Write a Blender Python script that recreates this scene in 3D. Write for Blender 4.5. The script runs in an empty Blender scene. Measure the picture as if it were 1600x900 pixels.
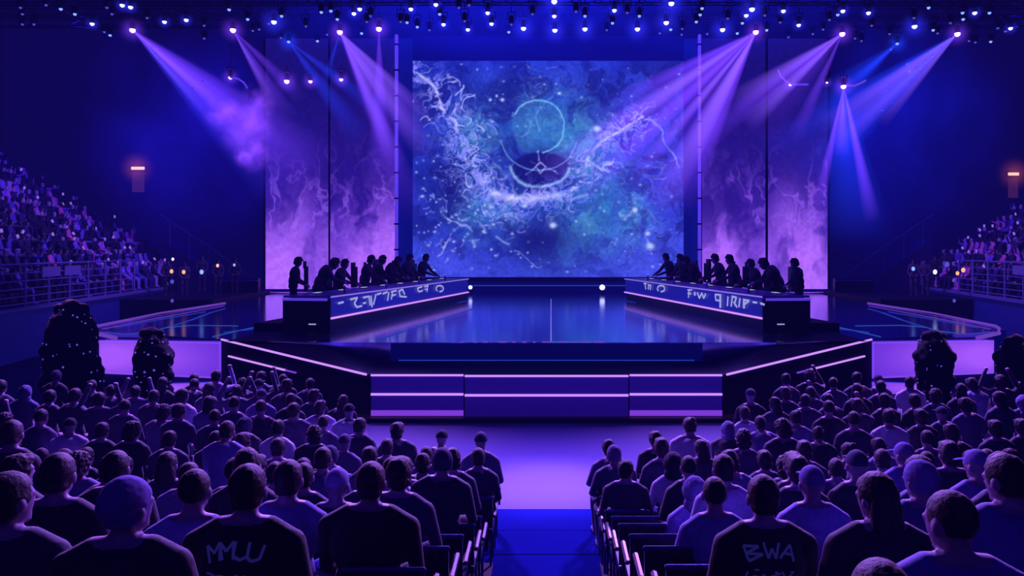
import bpy, bmesh, math, random
import numpy as np
from mathutils import Vector, Matrix, noise as mnoise
R = math.radians
sc = bpy.context.scene
COL = sc.collection
sc.view_settings.view_transform = 'Standard'
sc.view_settings.look = 'None'
sc.view_settings.exposure = 0.0
sc.view_settings.gamma = 1.0
try:
    sc.cycles.use_denoising = True
    sc.cycles.max_bounces = 5; sc.cycles.diffuse_bounces = 1; sc.cycles.glossy_bounces = 3
    sc.cycles.transparent_max_bounces = 24; sc.cycles.volume_bounces = 0
    sc.cycles.volume_step_rate = 1.0; sc.cycles.volume_max_steps = 64
    sc.cycles.sample_clamp_indirect = 3.0
    sc.cycles.use_light_tree = True
except Exception: pass

# ---------------------------------------------------------------- camera model (photo frame 1600 x 900)
F, CX, CY, H = 1200.0, 854.0, 391.0, 3.67
def P(u, v, Y): return Vector(((u-CX)*Y/F, Y, H-(v-CY)*Y/F))
def G(u, v, z):
    Y = F*(H-z)/(v-CY); return Vector(((u-CX)*Y/F, Y, z))
def W(p, q, u, v):
    dx, dy = q[0]-p[0], q[1]-p[1]; k = (u-CX)/F
    t = (k*p[1]-p[0])/(dx-k*dy); Y = p[1]+t*dy
    return Vector((p[0]+t*dx, Y, H-(v-CY)*Y/F))
cam_d = bpy.data.cameras.new('camera'); cam = bpy.data.objects.new('camera', cam_d); COL.objects.link(cam)
cam.location = (0, 0, H); cam.rotation_euler = (R(90), 0, 0)
cam_d.sensor_width = 36; cam_d.lens = 36*F/1600
cam_d.shift_x = -(CX-800)/1600; cam_d.shift_y = -(450-CY)/1600
cam_d.clip_start = 0.05; cam_d.clip_end = 300
sc.camera = cam

# ---------------------------------------------------------------- materials
def lin(c): return tuple((x/255/12.92) if x/255 <= .04045 else ((x/255+.055)/1.055)**2.4 for x in c)
def newmat(name):
    m = bpy.data.materials.new(name); m.use_nodes = True; m.node_tree.nodes.clear()
    return m, m.node_tree.nodes, m.node_tree.links
def pbr(name, rgb, rough=.6, metal=0, spec=.5, bump=0, scale=20, var=.25, emit=None, es=0, coat=0):
    m, N, L = newmat(name)
    o = N.new('ShaderNodeOutputMaterial'); b = N.new('ShaderNodeBsdfPrincipled'); L.new(b.outputs[0], o.inputs[0])
    tc = N.new('ShaderNodeTexCoord'); n = N.new('ShaderNodeTexNoise'); n.inputs['Scale'].default_value = scale
    n.inputs['Detail'].default_value = 4; L.new(tc.outputs['Object'], n.inputs['Vector'])
    mx = N.new('ShaderNodeMix'); mx.data_type = 'RGBA'
    a = lin(rgb)
    mx.inputs[6].default_value = (*[x*(1-var) for x in a], 1); mx.inputs[7].default_value = (*[min(1, x*(1+var)) for x in a], 1)
    L.new(n.outputs[0], mx.inputs[0]); L.new(mx.outputs[2], b.inputs['Base Color'])
    b.inputs['Roughness'].default_value = rough; b.inputs['Metallic'].default_value = metal
    b.inputs['Specular IOR Level'].default_value = spec; b.inputs['Coat Weight'].default_value = coat
    if bump:
        bp = N.new('ShaderNodeBump'); bp.inputs['Strength'].default_value = bump; bp.inputs['Distance'].default_value = .02
        L.new(n.outputs[0], bp.inputs['Height']); L.new(bp.outputs[0], b.inputs['Normal'])
    if emit: b.inputs['Emission Color'].default_value = (*lin(emit), 1); b.inputs['Emission Strength'].default_value = es
    return m
def emi(name, rgb, s=1.0):
    m, N, L = newmat(name); o = N.new('ShaderNodeOutputMaterial'); e = N.new('ShaderNodeEmission')
    e.inputs[0].default_value = (*lin(rgb), 1); e.inputs[1].default_value = s; L.new(e.outputs[0], o.inputs[0]); return m
def attr_emi(name, s=1.0):
    m, N, L = newmat(name); o = N.new('ShaderNodeOutputMaterial'); e = N.new('ShaderNodeEmission')
    a = N.new('ShaderNodeAttribute'); a.attribute_name = 'art'; L.new(a.outputs['Color'], e.inputs[0]); e.inputs[1].default_value = s
    L.new(e.outputs[0], o.inputs[0]); return m
def objcol(name, rough, spec=.4, sheen=0, bump=.3, scale=30):
    m, N, L = newmat(name); o = N.new('ShaderNodeOutputMaterial'); b = N.new('ShaderNodeBsdfPrincipled'); L.new(b.outputs[0], o.inputs[0])
    oi = N.new('ShaderNodeObjectInfo'); tc = N.new('ShaderNodeTexCoord'); n = N.new('ShaderNodeTexNoise')
    n.inputs['Scale'].default_value = scale; n.inputs['Detail'].default_value = 5; L.new(tc.outputs['Object'], n.inputs['Vector'])
    mr = N.new('ShaderNodeMapRange'); mr.inputs[3].default_value = .6; mr.inputs[4].default_value = 1.15; L.new(n.outputs[0], mr.inputs[0])
    vm = N.new('ShaderNodeVectorMath'); vm.operation = 'SCALE'; L.new(oi.outputs['Color'], vm.inputs[0]); L.new(mr.outputs[0], vm.inputs['Scale'])
    L.new(vm.outputs[0], b.inputs['Base Color']); b.inputs['Roughness'].default_value = rough; b.inputs['Specular IOR Level'].default_value = spec
    b.inputs['Sheen Weight'].default_value = sheen
    bp = N.new('ShaderNodeBump'); bp.inputs['Strength'].default_value = bump; bp.inputs['Distance'].default_value = .01
    L.new(n.outputs[0], bp.inputs['Height']); L.new(bp.outputs[0], b.inputs['Normal'])
    return m
def beam_mat(name):
    # haze lit inside a cone of light: emission falls off away from the lamp (object space z = 0 at the lamp, -1 at the far end)
    m, N, L = newmat(name); o = N.new('ShaderNodeOutputMaterial'); e = N.new('ShaderNodeEmission'); L.new(e.outputs[0], o.inputs['Volume'])
    oi = N.new('ShaderNodeObjectInfo'); L.new(oi.outputs['Color'], e.inputs[0])
    tc = N.new('ShaderNodeTexCoord'); sp = N.new('ShaderNodeSeparateXYZ'); L.new(tc.outputs['Object'], sp.inputs[0])
    def M(op, a, b=None):
        n = N.new('ShaderNodeMath'); n.operation = op
        for i, x in enumerate((a, b)):
            if x is None: continue
            if isinstance(x, (int, float)): n.inputs[i].default_value = x
            else: L.new(x, n.inputs[i])
        return n.outputs[0]
    t = M('MULTIPLY', sp.outputs[2], -1.0)
    inv = M('MAXIMUM', M('SUBTRACT', 1.0, t), 0.0)
    fall = M('POWER', inv, 1.0)
    # radial softness
    r2 = M('ADD', M('MULTIPLY', sp.outputs[0], sp.outputs[0]), M('MULTIPLY', sp.outputs[1], sp.outputs[1]))
    rr = M('DIVIDE', M('SQRT', r2), M('ADD', t, .03))
    rad = M('POWER', M('MAXIMUM', M('SUBTRACT', 1.0, rr), 0.0), .6)
    den = M('ADD', t, .09)
    s = M('MULTIPLY', M('DIVIDE', M('MULTIPLY', fall, rad), den), 1.0)
    L.new(s, e.inputs[1])
    return m
def glow_mat(name):  # emission sphere that paints the bloom round a bright lamp
    m, N, L = newmat(name); o = N.new('ShaderNodeOutputMaterial'); e = N.new('ShaderNodeEmission'); L.new(e.outputs[0], o.inputs['Volume'])
    oi = N.new('ShaderNodeObjectInfo'); L.new(oi.outputs['Color'], e.inputs[0])
    tc = N.new('ShaderNodeTexCoord'); ln = N.new('ShaderNodeVectorMath'); ln.operation = 'LENGTH'; L.new(tc.outputs['Object'], ln.inputs[0])
    a = N.new('ShaderNodeMath'); a.operation = 'SUBTRACT'; a.inputs[0].default_value = 1; L.new(ln.outputs['Value'], a.inputs[1])
    b = N.new('ShaderNodeMath'); b.operation = 'MAXIMUM'; b.inputs[1].default_value = 0; L.new(a.outputs[0], b.inputs[0])
    c = N.new('ShaderNodeMath'); c.operation = 'POWER'; c.inputs[1].default_value = 2.5; L.new(b.outputs[0], c.inputs[0])
    L.new(c.outputs[0], e.inputs[1]); return m
def smoke_mat(name):
    m, N, L = newmat(name); o = N.new('ShaderNodeOutputMaterial'); e = N.new('ShaderNodeEmission'); L.new(e.outputs[0], o.inputs['Volume'])
    oi = N.new('ShaderNodeObjectInfo'); L.new(oi.outputs['Color'], e.inputs[0])
    tc = N.new('ShaderNodeTexCoord'); ln = N.new('ShaderNodeVectorMath'); ln.operation = 'LENGTH'; L.new(tc.outputs['Object'], ln.inputs[0])
    n = N.new('ShaderNodeTexNoise'); n.inputs['Scale'].default_value = 1.9; n.inputs['Detail'].default_value = 5; L.new(tc.outputs['Object'], n.inputs['Vector'])
    mr = N.new('ShaderNodeMapRange'); mr.inputs[1].default_value = .38; mr.inputs[2].default_value = .66; L.new(n.outputs[0], mr.inputs[0])
    a = N.new('ShaderNodeMapRange'); a.inputs[1].default_value = 1.0; a.inputs[2].default_value = .0; a.interpolation_type = 'SMOOTHSTEP'; L.new(ln.outputs['Value'], a.inputs[0])
    c = N.new('ShaderNodeMath'); c.operation = 'MULTIPLY'; L.new(a.outputs[0], c.inputs[0]); L.new(mr.outputs[0], c.inputs[1])
    L.new(c.outputs[0], e.inputs[1]); return m

M = dict(
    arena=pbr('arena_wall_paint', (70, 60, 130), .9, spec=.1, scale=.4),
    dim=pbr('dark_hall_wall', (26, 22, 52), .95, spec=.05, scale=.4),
    ceil=pbr('arena_ceiling_paint', (30, 28, 70), .95, spec=.1, scale=.4),
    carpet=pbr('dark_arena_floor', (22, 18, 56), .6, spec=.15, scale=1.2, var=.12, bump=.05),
    near_floor=pbr('dark_blue_aisle_floor', (17, 22, 104), .9, spec=.0, scale=2, var=.15),
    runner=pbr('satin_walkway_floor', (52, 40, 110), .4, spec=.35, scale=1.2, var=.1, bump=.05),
    tier=pbr('seating_tier_concrete', (20, 18, 45), .8, scale=3),
    deck=pbr('glossy_stage_floor', (150, 160, 255), .13, metal=.85, spec=1.0, scale=.5, var=.1),
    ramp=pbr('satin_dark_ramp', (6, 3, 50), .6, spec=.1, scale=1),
    face=pbr('stage_face_panel', (46, 24, 130), .4, spec=.4, scale=1, emit=(40, 14, 140), es=.4),  # emission stands in for the strips' violet glow on the face
    black=pbr('black_painted_metal', (9, 9, 22), .5, spec=.4),
    frame=pbr('dark_navy_cloth', (12, 14, 80), .8, spec=.2, emit=(6, 8, 100), es=.5),  # faint emission stands in for light falling on these navy parts
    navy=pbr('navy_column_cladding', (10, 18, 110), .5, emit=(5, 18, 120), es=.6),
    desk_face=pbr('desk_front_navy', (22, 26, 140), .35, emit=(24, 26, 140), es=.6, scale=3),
    desk_top=pbr('desk_top_satin', (110, 90, 190), .35),
    desk_end=pbr('desk_end_black', (8, 6, 40), .5),
    rail=pbr('galvanised_rail', (120, 120, 190), .45, metal=.3),
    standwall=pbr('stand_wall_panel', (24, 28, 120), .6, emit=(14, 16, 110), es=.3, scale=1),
    strip=emi('lilac_led_strip', (205, 140, 255), 1.1),
    strip_dim=emi('violet_led_strip', (130, 60, 222), .9),
    pink=emi('pink_edge_trim', (125, 70, 210), .7),
    blue_line=emi('blue_floor_line', (40, 70, 200), .7),
    cyan=emi('cyan_floor_line', (60, 110, 215), .6),
    edge_lit=emi('lit_desk_edge', (150, 120, 232), .9),  # emission draws the light catching the desk's top edge
    logo=emi('pale_logo_print', (170, 170, 235), .85),
    seam=emi('lilac_seam', (120, 110, 235), .9),
    screen=attr_emi('main_screen_pixels', 1.0), wallpix=attr_emi('side_wall_pixels', 1.0), panelpix=attr_emi('violet_panel_pixels', 1.0),
    lens=emi('white_blue_lens', (190, 190, 255), 2.5), lens_p=emi('white_violet_lens', (235, 190, 255), 3.0),
    lens_b=emi('blue_lens', (120, 150, 255), 1.6), lens_f=emi('faint_blue_lens', (90, 90, 215), .8),
    warm=emi('warm_lamp', (255, 190, 170), 1.2), warm_dim=emi('warm_doorway', (62, 26, 62), .8), orange=emi('orange_lamp', (250, 170, 120), 1.3),
    tube=pbr('lilac_lit_tube', (150, 110, 230), .4, emit=(90, 60, 210), es=.8),
    beam=beam_mat('beam_haze'), glow=glow_mat('lamp_bloom'), smoke=smoke_mat('smoke_haze'),
    cloth=objcol('clothing', .75, .3, sheen=.15), hair=objcol('hair', .65, .3, bump=.5, scale=60), hat=objcol('knit_hat', .85, .2, bump=.3, scale=40),
    skin=pbr('skin', (122, 100, 138), .55, scale=20, var=.1), eye=pbr('eye', (12, 10, 20), .2),
    print_=emi('faded_shirt_print', (28, 24, 96), .8),
    chair=pbr('chair_plastic', (14, 12, 44), .35, spec=.6), chrome=pbr('chair_metal', (60, 55, 125), .45, metal=.5),
    bulk=pbr('shaggy_dark_foil', (8, 6, 24), .8, spec=.15, bump=.3, scale=9), glint=emi('glint_bulb', (110, 80, 215), .8),
    phone=emi('phone_glow', (150, 110, 240), .8),
)

# ---------------------------------------------------------------- mesh builder
class MB:
    def __init__(s): s.v = []; s.f = []
    def add(s, vs, fs):
        b = len(s.v); s.v += [tuple(x) for x in vs]; s.f += [tuple(i+b for i in f) for f in fs]; return s
    def box(s, c, d, rot=None):
        x, y, z = d[0]/2, d[1]/2, d[2]/2
        vs = [Vector(q) for q in ((-x,-y,-z),(x,-y,-z),(x,y,-z),(-x,y,-z),(-x,-y,z),(x,-y,z),(x,y,z),(-x,y,z))]
        if rot is not None: vs = [rot @ q for q in vs]
        return s.add([q+Vector(c) for q in vs], [(0,3,2,1),(4,5,6,7),(0,1,5,4),(1,2,6,5),(2,3,7,6),(3,0,4,7)])
    def bar(s, p, q, w, h=None, up=(0,0,1)):
        p, q = Vector(p), Vector(q); d = (q-p); l = d.length; d.normalize(); h = h or w
        a = d.cross(Vector(up));
        if a.length < 1e-4: a = d.cross(Vector((1,0,0)))
        a.normalize(); b = a.cross(d)
        rot = Matrix((a, d, b)).transposed()
        return s.box((p+q)/2, (w, l, h), rot)
    def tube(s, pts, rad, n=8, caps=True):
        pts = [Vector(p) for p in pts]; rad = rad if hasattr(rad, '__len__') else [rad]*len(pts)
        if caps:
            d0 = (pts[1]-pts[0]).normalized(); d1 = (pts[-1]-pts[-2]).normalized()
            A = [(pts[0]-d0*rad[0]*math.sin(a), rad[0]*math.cos(a)) for a in (1.45, 1.0, .5)]
            B = [(pts[-1]+d1*rad[-1]*math.sin(a), rad[-1]*math.cos(a)) for a in (.5, 1.0, 1.45)]
            pts = [a[0] for a in A]+pts+[b[0] for b in B]; rad = [a[1] for a in A]+list(rad)+[b[1] for b in B]
        vs, fs = [], []; prev = None
        for i, p in enumerate(pts):
            d = (pts[min(i+1, len(pts)-1)]-pts[max(i-1, 0)]).normalized()
            if prev is None: a = d.orthogonal().normalized()
            else: a = (prev-d*prev.dot(d)).normalized()
            prev = a; b = d.cross(a)
            for k in range(n):
                t = 2*math.pi*k/n; vs.append(p+(a*math.cos(t)+b*math.sin(t))*rad[i])
        for i in range(len(pts)-1):
            for k in range(n):
                fs.append((i*n+k, i*n+(k+1) % n, (i+1)*n+(k+1) % n, (i+1)*n+k))
        fs.append(tuple(range(n))[::-1]); fs.append(tuple((len(pts)-1)*n+k for k in range(n)))
        return s.add(vs, fs)
    def ell(s, c, r, mat=None, n=16, m=10):
        if not hasattr(r, '__len__'): r = (r, r, r)
        vs, fs = [], []
        for i in range(1, m):
            ph = math.pi*i/m
            for k in range(n):
                t = 2*math.pi*k/n; vs.append(Vector((r[0]*math.sin(ph)*math.cos(t), r[1]*math.sin(ph)*math.sin(t), r[2]*math.cos(ph))))
        vs += [Vector((0,0,r[2])), Vector((0,0,-r[2]))]
        if mat is not None: vs = [mat @ q for q in vs]
        vs = [q+Vector(c) for q in vs]
        for i in range(m-2):
            for k in range(n): fs.append((i*n+k, (i+1)*n+k, (i+1)*n+(k+1) % n, i*n+(k+1) % n))
        T = (m-1)*n
        for k in range(n): fs.append((T, k, (k+1) % n)); fs.append((T+1, (m-2)*n+(k+1) % n, (m-2)*n+k))
        return s.add(vs, fs)
    def prism(s, poly, z0, z1):
        n = len(poly); zt = (lambda i: z1[i]) if hasattr(z1, '__len__') else (lambda i: z1)
        vs = [(p[0], p[1], z0) for p in poly]+[(p[0], p[1], zt(i)) for i, p in enumerate(poly)]
        return s.add(vs, [tuple(range(n))[::-1], tuple(range(n, 2*n))]+[(i, (i+1) % n, n+(i+1) % n, n+i) for i in range(n)])
    def quad(s, a, b, c, d): return s.add([a, b, c, d], [(0, 1, 2, 3)])
    def mesh(s, name, mat=None, smooth=False):
        me = bpy.data.meshes.new(name); me.from_pydata(s.v, [], s.f); me.update()
        if mat: me.materials.append(mat)
        if smooth: me.polygons.foreach_set('use_smooth', [True]*len(me.polygons))
        return me
    def build(s, name, mat, parent=None, smooth=False, bevel=0, loc=None):
        me = s.mesh(name, mat, smooth); o = bpy.data.objects.new(name, me); COL.objects.link(o)
        if parent: o.parent = parent
        if loc is not None: o.location = loc
        if bevel: b = o.modifiers.new('bevel', 'BEVEL'); b.width = bevel; b.segments = 2
        return o
def obj(name, me, parent=None, loc=(0,0,0), rot=(0,0,0), scale=(1,1,1)):
    o = bpy.data.objects.new(name, me); COL.objects.link(o); o.location = loc; o.rotation_euler = rot; o.scale = scale
    if parent: o.parent = parent
    return o
def tag(o, label=None, cat=None, group=None, kind=None):
    if label: o['label'] = label
    if cat: o['category'] = cat
    if group: o['group'] = group
    if kind: o['kind'] = kind
    return o
def thing(name, label, cat, loc=(0,0,0), rz=0, group=None):
    o = bpy.data.objects.new(name, None); COL.objects.link(o); o.location = loc; o.rotation_euler = (0,0,rz); o.empty_display_size = .2
    return tag(o, label, cat, group)
def ordn(n): return '%d%s' % (n, 'th' if 10 <= n % 100 <= 20 else {1:'st',2:'nd',3:'rd'}.get(n % 10, 'th'))
def light(name, kind, loc, target, rgb, energy, size=.2, angle=40, blend=.6):
    l = bpy.data.lights.new(name, kind); l.color = lin(rgb); l.energy = energy
    if kind == 'SPOT': l.spot_size = R(angle); l.spot_blend = blend; l.shadow_soft_size = size
    if kind == 'AREA': l.size = size
    o = bpy.data.objects.new(name, l); COL.objects.link(o); o.location = loc
    o.rotation_euler = (Vector(target)-Vector(loc)).to_track_quat('-Z', 'Y').to_euler(); return o

# ---------------------------------------------------------------- numpy picture noise (for the LED pictures)
def vnoise(x, y, seed):
    rs = np.random.RandomState(seed); T = rs.rand(64, 64)
    xi = np.floor(x).astype(int); yi = np.floor(y).astype(int); fx = x-xi; fy = y-yi
    fx = fx*fx*(3-2*fx); fy = fy*fy*(3-2*fy)
    g = lambda a, b: T[a % 64, b % 64]
    return (g(xi,yi)*(1-fx)+g(xi+1,yi)*fx)*(1-fy)+(g(xi,yi+1)*(1-fx)+g(xi+1,yi+1)*fx)*fy
def fbm(x, y, seed, o=4):
    s = 0; a = .5; t = 0
    for i in range(o): s = s+a*vnoise(x*2**i, y*2**i, seed+i); t += a; a *= .55
    return s/t
def ridge(x, y, seed, p=6): return (1-np.abs(2*fbm(x, y, seed)-1))**p
def mixc(a, b, t): t = np.clip(t, 0, 1)[..., None]; return a*(1-t)+np.array(b, float)*t
def gauss(U, V, cx, cy, sx, sy=None): sy = sy or sx; return np.exp(-((U-cx)/sx)**2-((V-cy)/sy)**2)
def polyd(U, V, pts):
    d = np.full(U.shape, 1e9)
    for (a, b), (c, e) in zip(pts[:-1], pts[1:]):
        t = np.clip(((U-a)*(c-a)+(V-b)*(e-b))/((c-a)**2+(e-b)**2), 0, 1)
        d = np.minimum(d, np.hypot(U-a-t*(c-a), V-b-t*(e-b)))
    return d
def pixgrid(name, corner, du, dv, nu, nv, art, mat, parent=None, curve=None):
    # a flat LED surface: grid of nu x nv cells with one emitted colour per cell corner
    i, j = np.meshgrid(np.arange(nu+1), np.arange(nv+1)); s = i/nu; t = j/nv
    c = np.array(corner)[None, None]; co = c+s[..., None]*np.array(du)+t[..., None]*np.array(dv)
    if curve is not None: co = co+curve(s, t)
    me = bpy.data.meshes.new(name); n = (nu+1)*(nv+1)
    a = (j[:-1, :-1]*(nu+1)+i[:-1, :-1]).ravel(); q = np.stack([a, a+1, a+nu+2, a+nu+1], 1)
    me.from_pydata(co.reshape(-1, 3).tolist(), [], q.tolist()); me.update()
    rgb = np.clip(art(s, t)/255, 0, 1.2); rgb = np.where(rgb <= .04045, rgb/12.92, ((rgb+.055)/1.055)**2.4)
    at = me.attributes.new('art', 'FLOAT_COLOR', 'POINT')
    at.data.foreach_set('color', np.concatenate([rgb.reshape(-1, 3), np.ones((n, 1))], 1).astype(np.float32).ravel())
    me.materials.append(mat); o = bpy.data.objects.new(name, me); COL.objects.link(o)
    if parent: o.parent = parent
    return o

# ================================================================ SETTING
YB = F/29.2      # plane of the screens
st = lambda o: tag(o, kind='structure')
st(MB().box((0, 27, -.1), (84, 74, .2)).build('floor', M['carpet']))
st(MB().box((0, 27, 21.1), (84, 74, .2)).build('ceiling', M['ceil']))
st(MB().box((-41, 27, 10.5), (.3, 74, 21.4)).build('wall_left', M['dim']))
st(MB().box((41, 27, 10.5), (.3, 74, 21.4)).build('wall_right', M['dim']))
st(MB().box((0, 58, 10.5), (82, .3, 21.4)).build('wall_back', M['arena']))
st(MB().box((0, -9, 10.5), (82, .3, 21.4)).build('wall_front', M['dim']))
nf = MB()  # separate darker blue, banded floor piece at the near end of the aisle
for k in range(9): nf.box((0, 10.45-.8*k, .003), (7.9, .78, .006+.004*(k % 2)))
tag(nf.build('aisle_near_floor', M['near_floor']), 'dark blue banded floor of the aisle nearest the camera', 'floor')
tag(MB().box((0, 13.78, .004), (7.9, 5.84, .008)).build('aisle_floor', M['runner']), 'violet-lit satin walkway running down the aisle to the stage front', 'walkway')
# raked seating under the near rows (left and right of the aisle)
def rz(Y): return max(0., 2.21-.255*Y)
for sx, nm in ((-1, 'floor_left'), (1, 'floor_right')):
    mb = MB(); y = -3.0
    while rz(y) > 0.01:
        y1 = y+.85; x0, x1 = sorted((sx*.62, sx*12)); mb.box(((x0+x1)/2, y+.425, rz(y+.425)/2), (x1-x0, .85, max(rz(y+.425), .02))); y = y1
    st(mb.build(nm, M['tier']))

# ================================================================ STAGE
YU = F/64.; YL = F/72.; ZU, ZL = 1.42, .97
A = W((-8.2, 19.4), (-8.3, 19.4), 345, 530); A = Vector((-8.22, 19.42, ZU)); B = Vector((-3.84, YL, ZL))
stage = thing('stage', 'wide dark glossy two-level stage with lilac light strips along its stepped front', 'stage', (0, 30, 0))
def on(o): o.parent = stage; o.matrix_parent_inverse = Matrix.Translation((0, -30, 0)); return o
half = [(0, YU), (-5.6, YU), (-8.2, 19.42), (-12.35, 21.15), (-13.1, 21.9), (-13.35, 23), (-13.9, 38), (-14.2, 40.9), (0, 40.9)]
poly = half[::-1]+[(-x, y) for x, y in half[1:-1]]
on(MB().prism(poly, 0, ZU).build('upper_deck', M['deck']))
lo = [(-3.84, YL), (3.84, YL), (5.6, YU-.02), (3.84, YU-.02), (-3.84, YU-.02)]
mb = MB()
mb.prism([(-3.84, YL), (3.84, YL), (3.84, YU), (-3.84, YU)], 0, ZL)
for s in (-1, 1):
    a, b, c = (s*8.22, 19.42), (s*3.84, YL), (s*3.84, YU)
    d = (s*5.6, YU)
    tri = [a, b, c, d] if s > 0 else [d, c, b, a]
    zz = {a: ZU+.01, b: ZL, c: ZL, d: ZU-.05}
    mb.prism(tri, 0, [zz[t] for t in tri])
on(mb.build('lower_deck', M['ramp']))
# riser with its dim edge line
on(MB().box((0, YU-.02, (ZU+ZL)/2-.01), (7.6, .03, ZU-ZL-.02)).build('riser', M['frame']))
on(MB().box((0, YU-.05, ZL+.02), (7.2, .02, .02)).build('riser_line', M['blue_line']))
# faces of the front step
cxw = 1.78
for (x0, x1, dy, nm) in ((-3.82, -cxw, 0, 'side'), (-cxw, cxw, -.1, 'mid'), (cxw, 3.82, 0, 'side')):
    y = YL+dy; m = (x0+x1)/2; w = x1-x0-.04; k = (y/F)
    zt = H-(589 if dy else 586)*k+CY*k
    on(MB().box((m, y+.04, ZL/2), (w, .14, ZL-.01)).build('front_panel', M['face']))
    on(MB().box((m, y-.045, ZL-.005), (w, .05, .038)).build('edge_strip', M['strip']))
    on(MB().box((m, y-.045, H-(617-CY)*k if dy else H-(615.5-CY)*k), (w, .05, .045)).build('lower_strip', M['strip']))
    if not dy: on(MB().box((m, y-.04, H-(646-CY)*k), (w, .03, .15)).build('base_strip', M['strip_dim']))
on(MB().box((0, YL-.1, .05), (11, .5, .08)).build('plinth', M['black'], bevel=.01))
for s in (-1, 1):
    a = Vector((s*8.22, 19.42, ZU)); b = Vector((s*3.84, YL, ZL)); off = Vector((s*-.02, -.05, 0))
    on(MB().bar(a+off, b+off+Vector((s*.08, 0, .01)), .04, .04).build('edge_strip', M['strip']))
    U = (lambda u: u) if s < 0 else (lambda u: 1708-u)
    p = W(a, b, U(357), 556)+off; q = W(a, b, U(446), 578)+off
    on(MB().bar(p, q, .04, .036).build('short_strip', M['strip']))
    q2 = W(a, b, U(462), 582)+off
    on(MB().bar(q, q2, .04, .03).build('short_strip_tail', M['strip_dim']))
    # lit violet panels under the wing
    pa = Vector((s*8.25, 19.40, 0)); pb = Vector((s*12.38, 21.13, 0)); off = Vector((s*.02, -.06, 0))
    def art_panel(S, T, s=s):
        g = gauss(S, T, .55, .55, .5, .7)+.8*gauss(S, T, .95, .5, .2, .6)
        e = np.minimum(np.minimum(S, 1-S)*30, np.minimum(T, 1-T)*10); base = np.stack([92+0*S, 40+0*S, 208+0*S], -1)
        base = mixc(base, (164, 88, 250), g*.85); return mixc(base, (140, 80, 246), (e < .35)*.8)
    a1 = W(pa, pb, U(348), 591)+off; b1 = W(pa, pb, U(158), 583)+off
    a2 = W(pa, pb, U(348), 534)+off; b2 = W(pa, pb, U(158), 531)+off
    o = pixgrid('violet_panel', a1, b1-a1, (a2-a1), 48, 14, art_panel, M['panelpix'], curve=lambda S, T: (S*T)[..., None]*np.array(((b2-a2)-(b1-a1)))[None, None])
    on(o)
    a1 = W(pa, pb, U(348), 614)+off; b1 = W(pa, pb, U(262), 616)+off; a2 = W(pa, pb, U(348), 597)+off
    on(pixgrid('lower_violet_panel', a1, (b1-a1), (a2-a1), 20, 6, art_panel, M['panelpix']))
    # trim on the wing lip and lines in its floor
    e1 = [G(U(148), 519, ZU), G(U(146), 514, ZU), G(U(152), 510, ZU), G(U(250), 490, ZU), G(U(352), 474, ZU)]
    on(MB().tube([p+Vector((0,0,.02)) for p in e1], .03, 6).build('pink_edge_trim', M['pink']))
    on(MB().tube([G(U(148), 517, ZU)+Vector((s*.0, -.02, -.06)), G(U(182), 523, ZU)+Vector((0, -.05, -.08))], .06, 6).build('pink_lip', M['pink']))
    for pts, m_, w in (([(160, 514), (230, 500), (300, 487), (350, 478)], 'pink', .025), ([(180, 512), (250, 499), (320, 487)], 'blue_line', .035),
                       ([(152, 518), (200, 522), (240, 517), (262, 511), (300, 508), (372, 509)], 'cyan', .018),
                       ([(332, 526), (370, 517), (418, 507), (440, 503)], 'cyan', .018), ([(262, 511), (298, 500), (330, 488), (352, 482)], 'blue_line', .04),
                       ([(350, 519), (395, 514), (420, 512)], 'blue_line', .03)):
        mb = MB(); q = [G(U(a_), b_, ZU+.006) for a_, b_ in pts]
        for i in range(len(q)-1): mb.bar(q[i], q[i+1], w*(1+.6*(i % 2)), .01)
        on(mb.build('floor_line', M[m_]))
    # long blue lines on the floor beside the desks
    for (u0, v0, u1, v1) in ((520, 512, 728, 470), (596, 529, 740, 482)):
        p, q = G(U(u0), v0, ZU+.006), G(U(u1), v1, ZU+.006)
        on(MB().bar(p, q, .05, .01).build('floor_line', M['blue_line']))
for s in (-1, 1): on(MB().prism([(-7.9, 18.95), (-5.75, 18.95), (-5.75, 21), (-7.9, 21)] if s < 0 else [(5.75, 18.95), (7.9, 18.95), (7.9, 21), (5.75, 21)], ZU, ZU+.006).build('desk_shade_panel', M['ramp']))  # dark sheets laid on the deck to stand for shade by the desk ends
on(MB().bar(G(861, 467, ZU+.006), G(861, 534, ZU+.006), .035, .01).build('centre_seam', M['seam']))
rnd = random.Random(4)
for k in range(12):
    u = 724+19*k+rnd.uniform(-5, 5); p = G(u, 535.6, ZU); on(MB().box((p.x, YU-.01, ZU+.01), (rnd.uniform(.05, .25), .04, .03)).build('edge_glint', M['pink']))
on(MB().box((.6, YU-.01, ZU+.01), (1.0, .04, .035)).build('cyan_edge_light', M['cyan']))

# back riser under the main screen
br = thing('back_riser', 'low dark blue riser running under the main screen between the desks', 'riser', (0, YB-1.2, ZU))
MB().box((0, .5, .28), (13.2, 1.2, .56)).build('riser_body', M['frame'], br, bevel=.02)
MB().box((0, -.12, .42), (13.2, .04, .05)).build('riser_trim', M['blue_line'], br)

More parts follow.
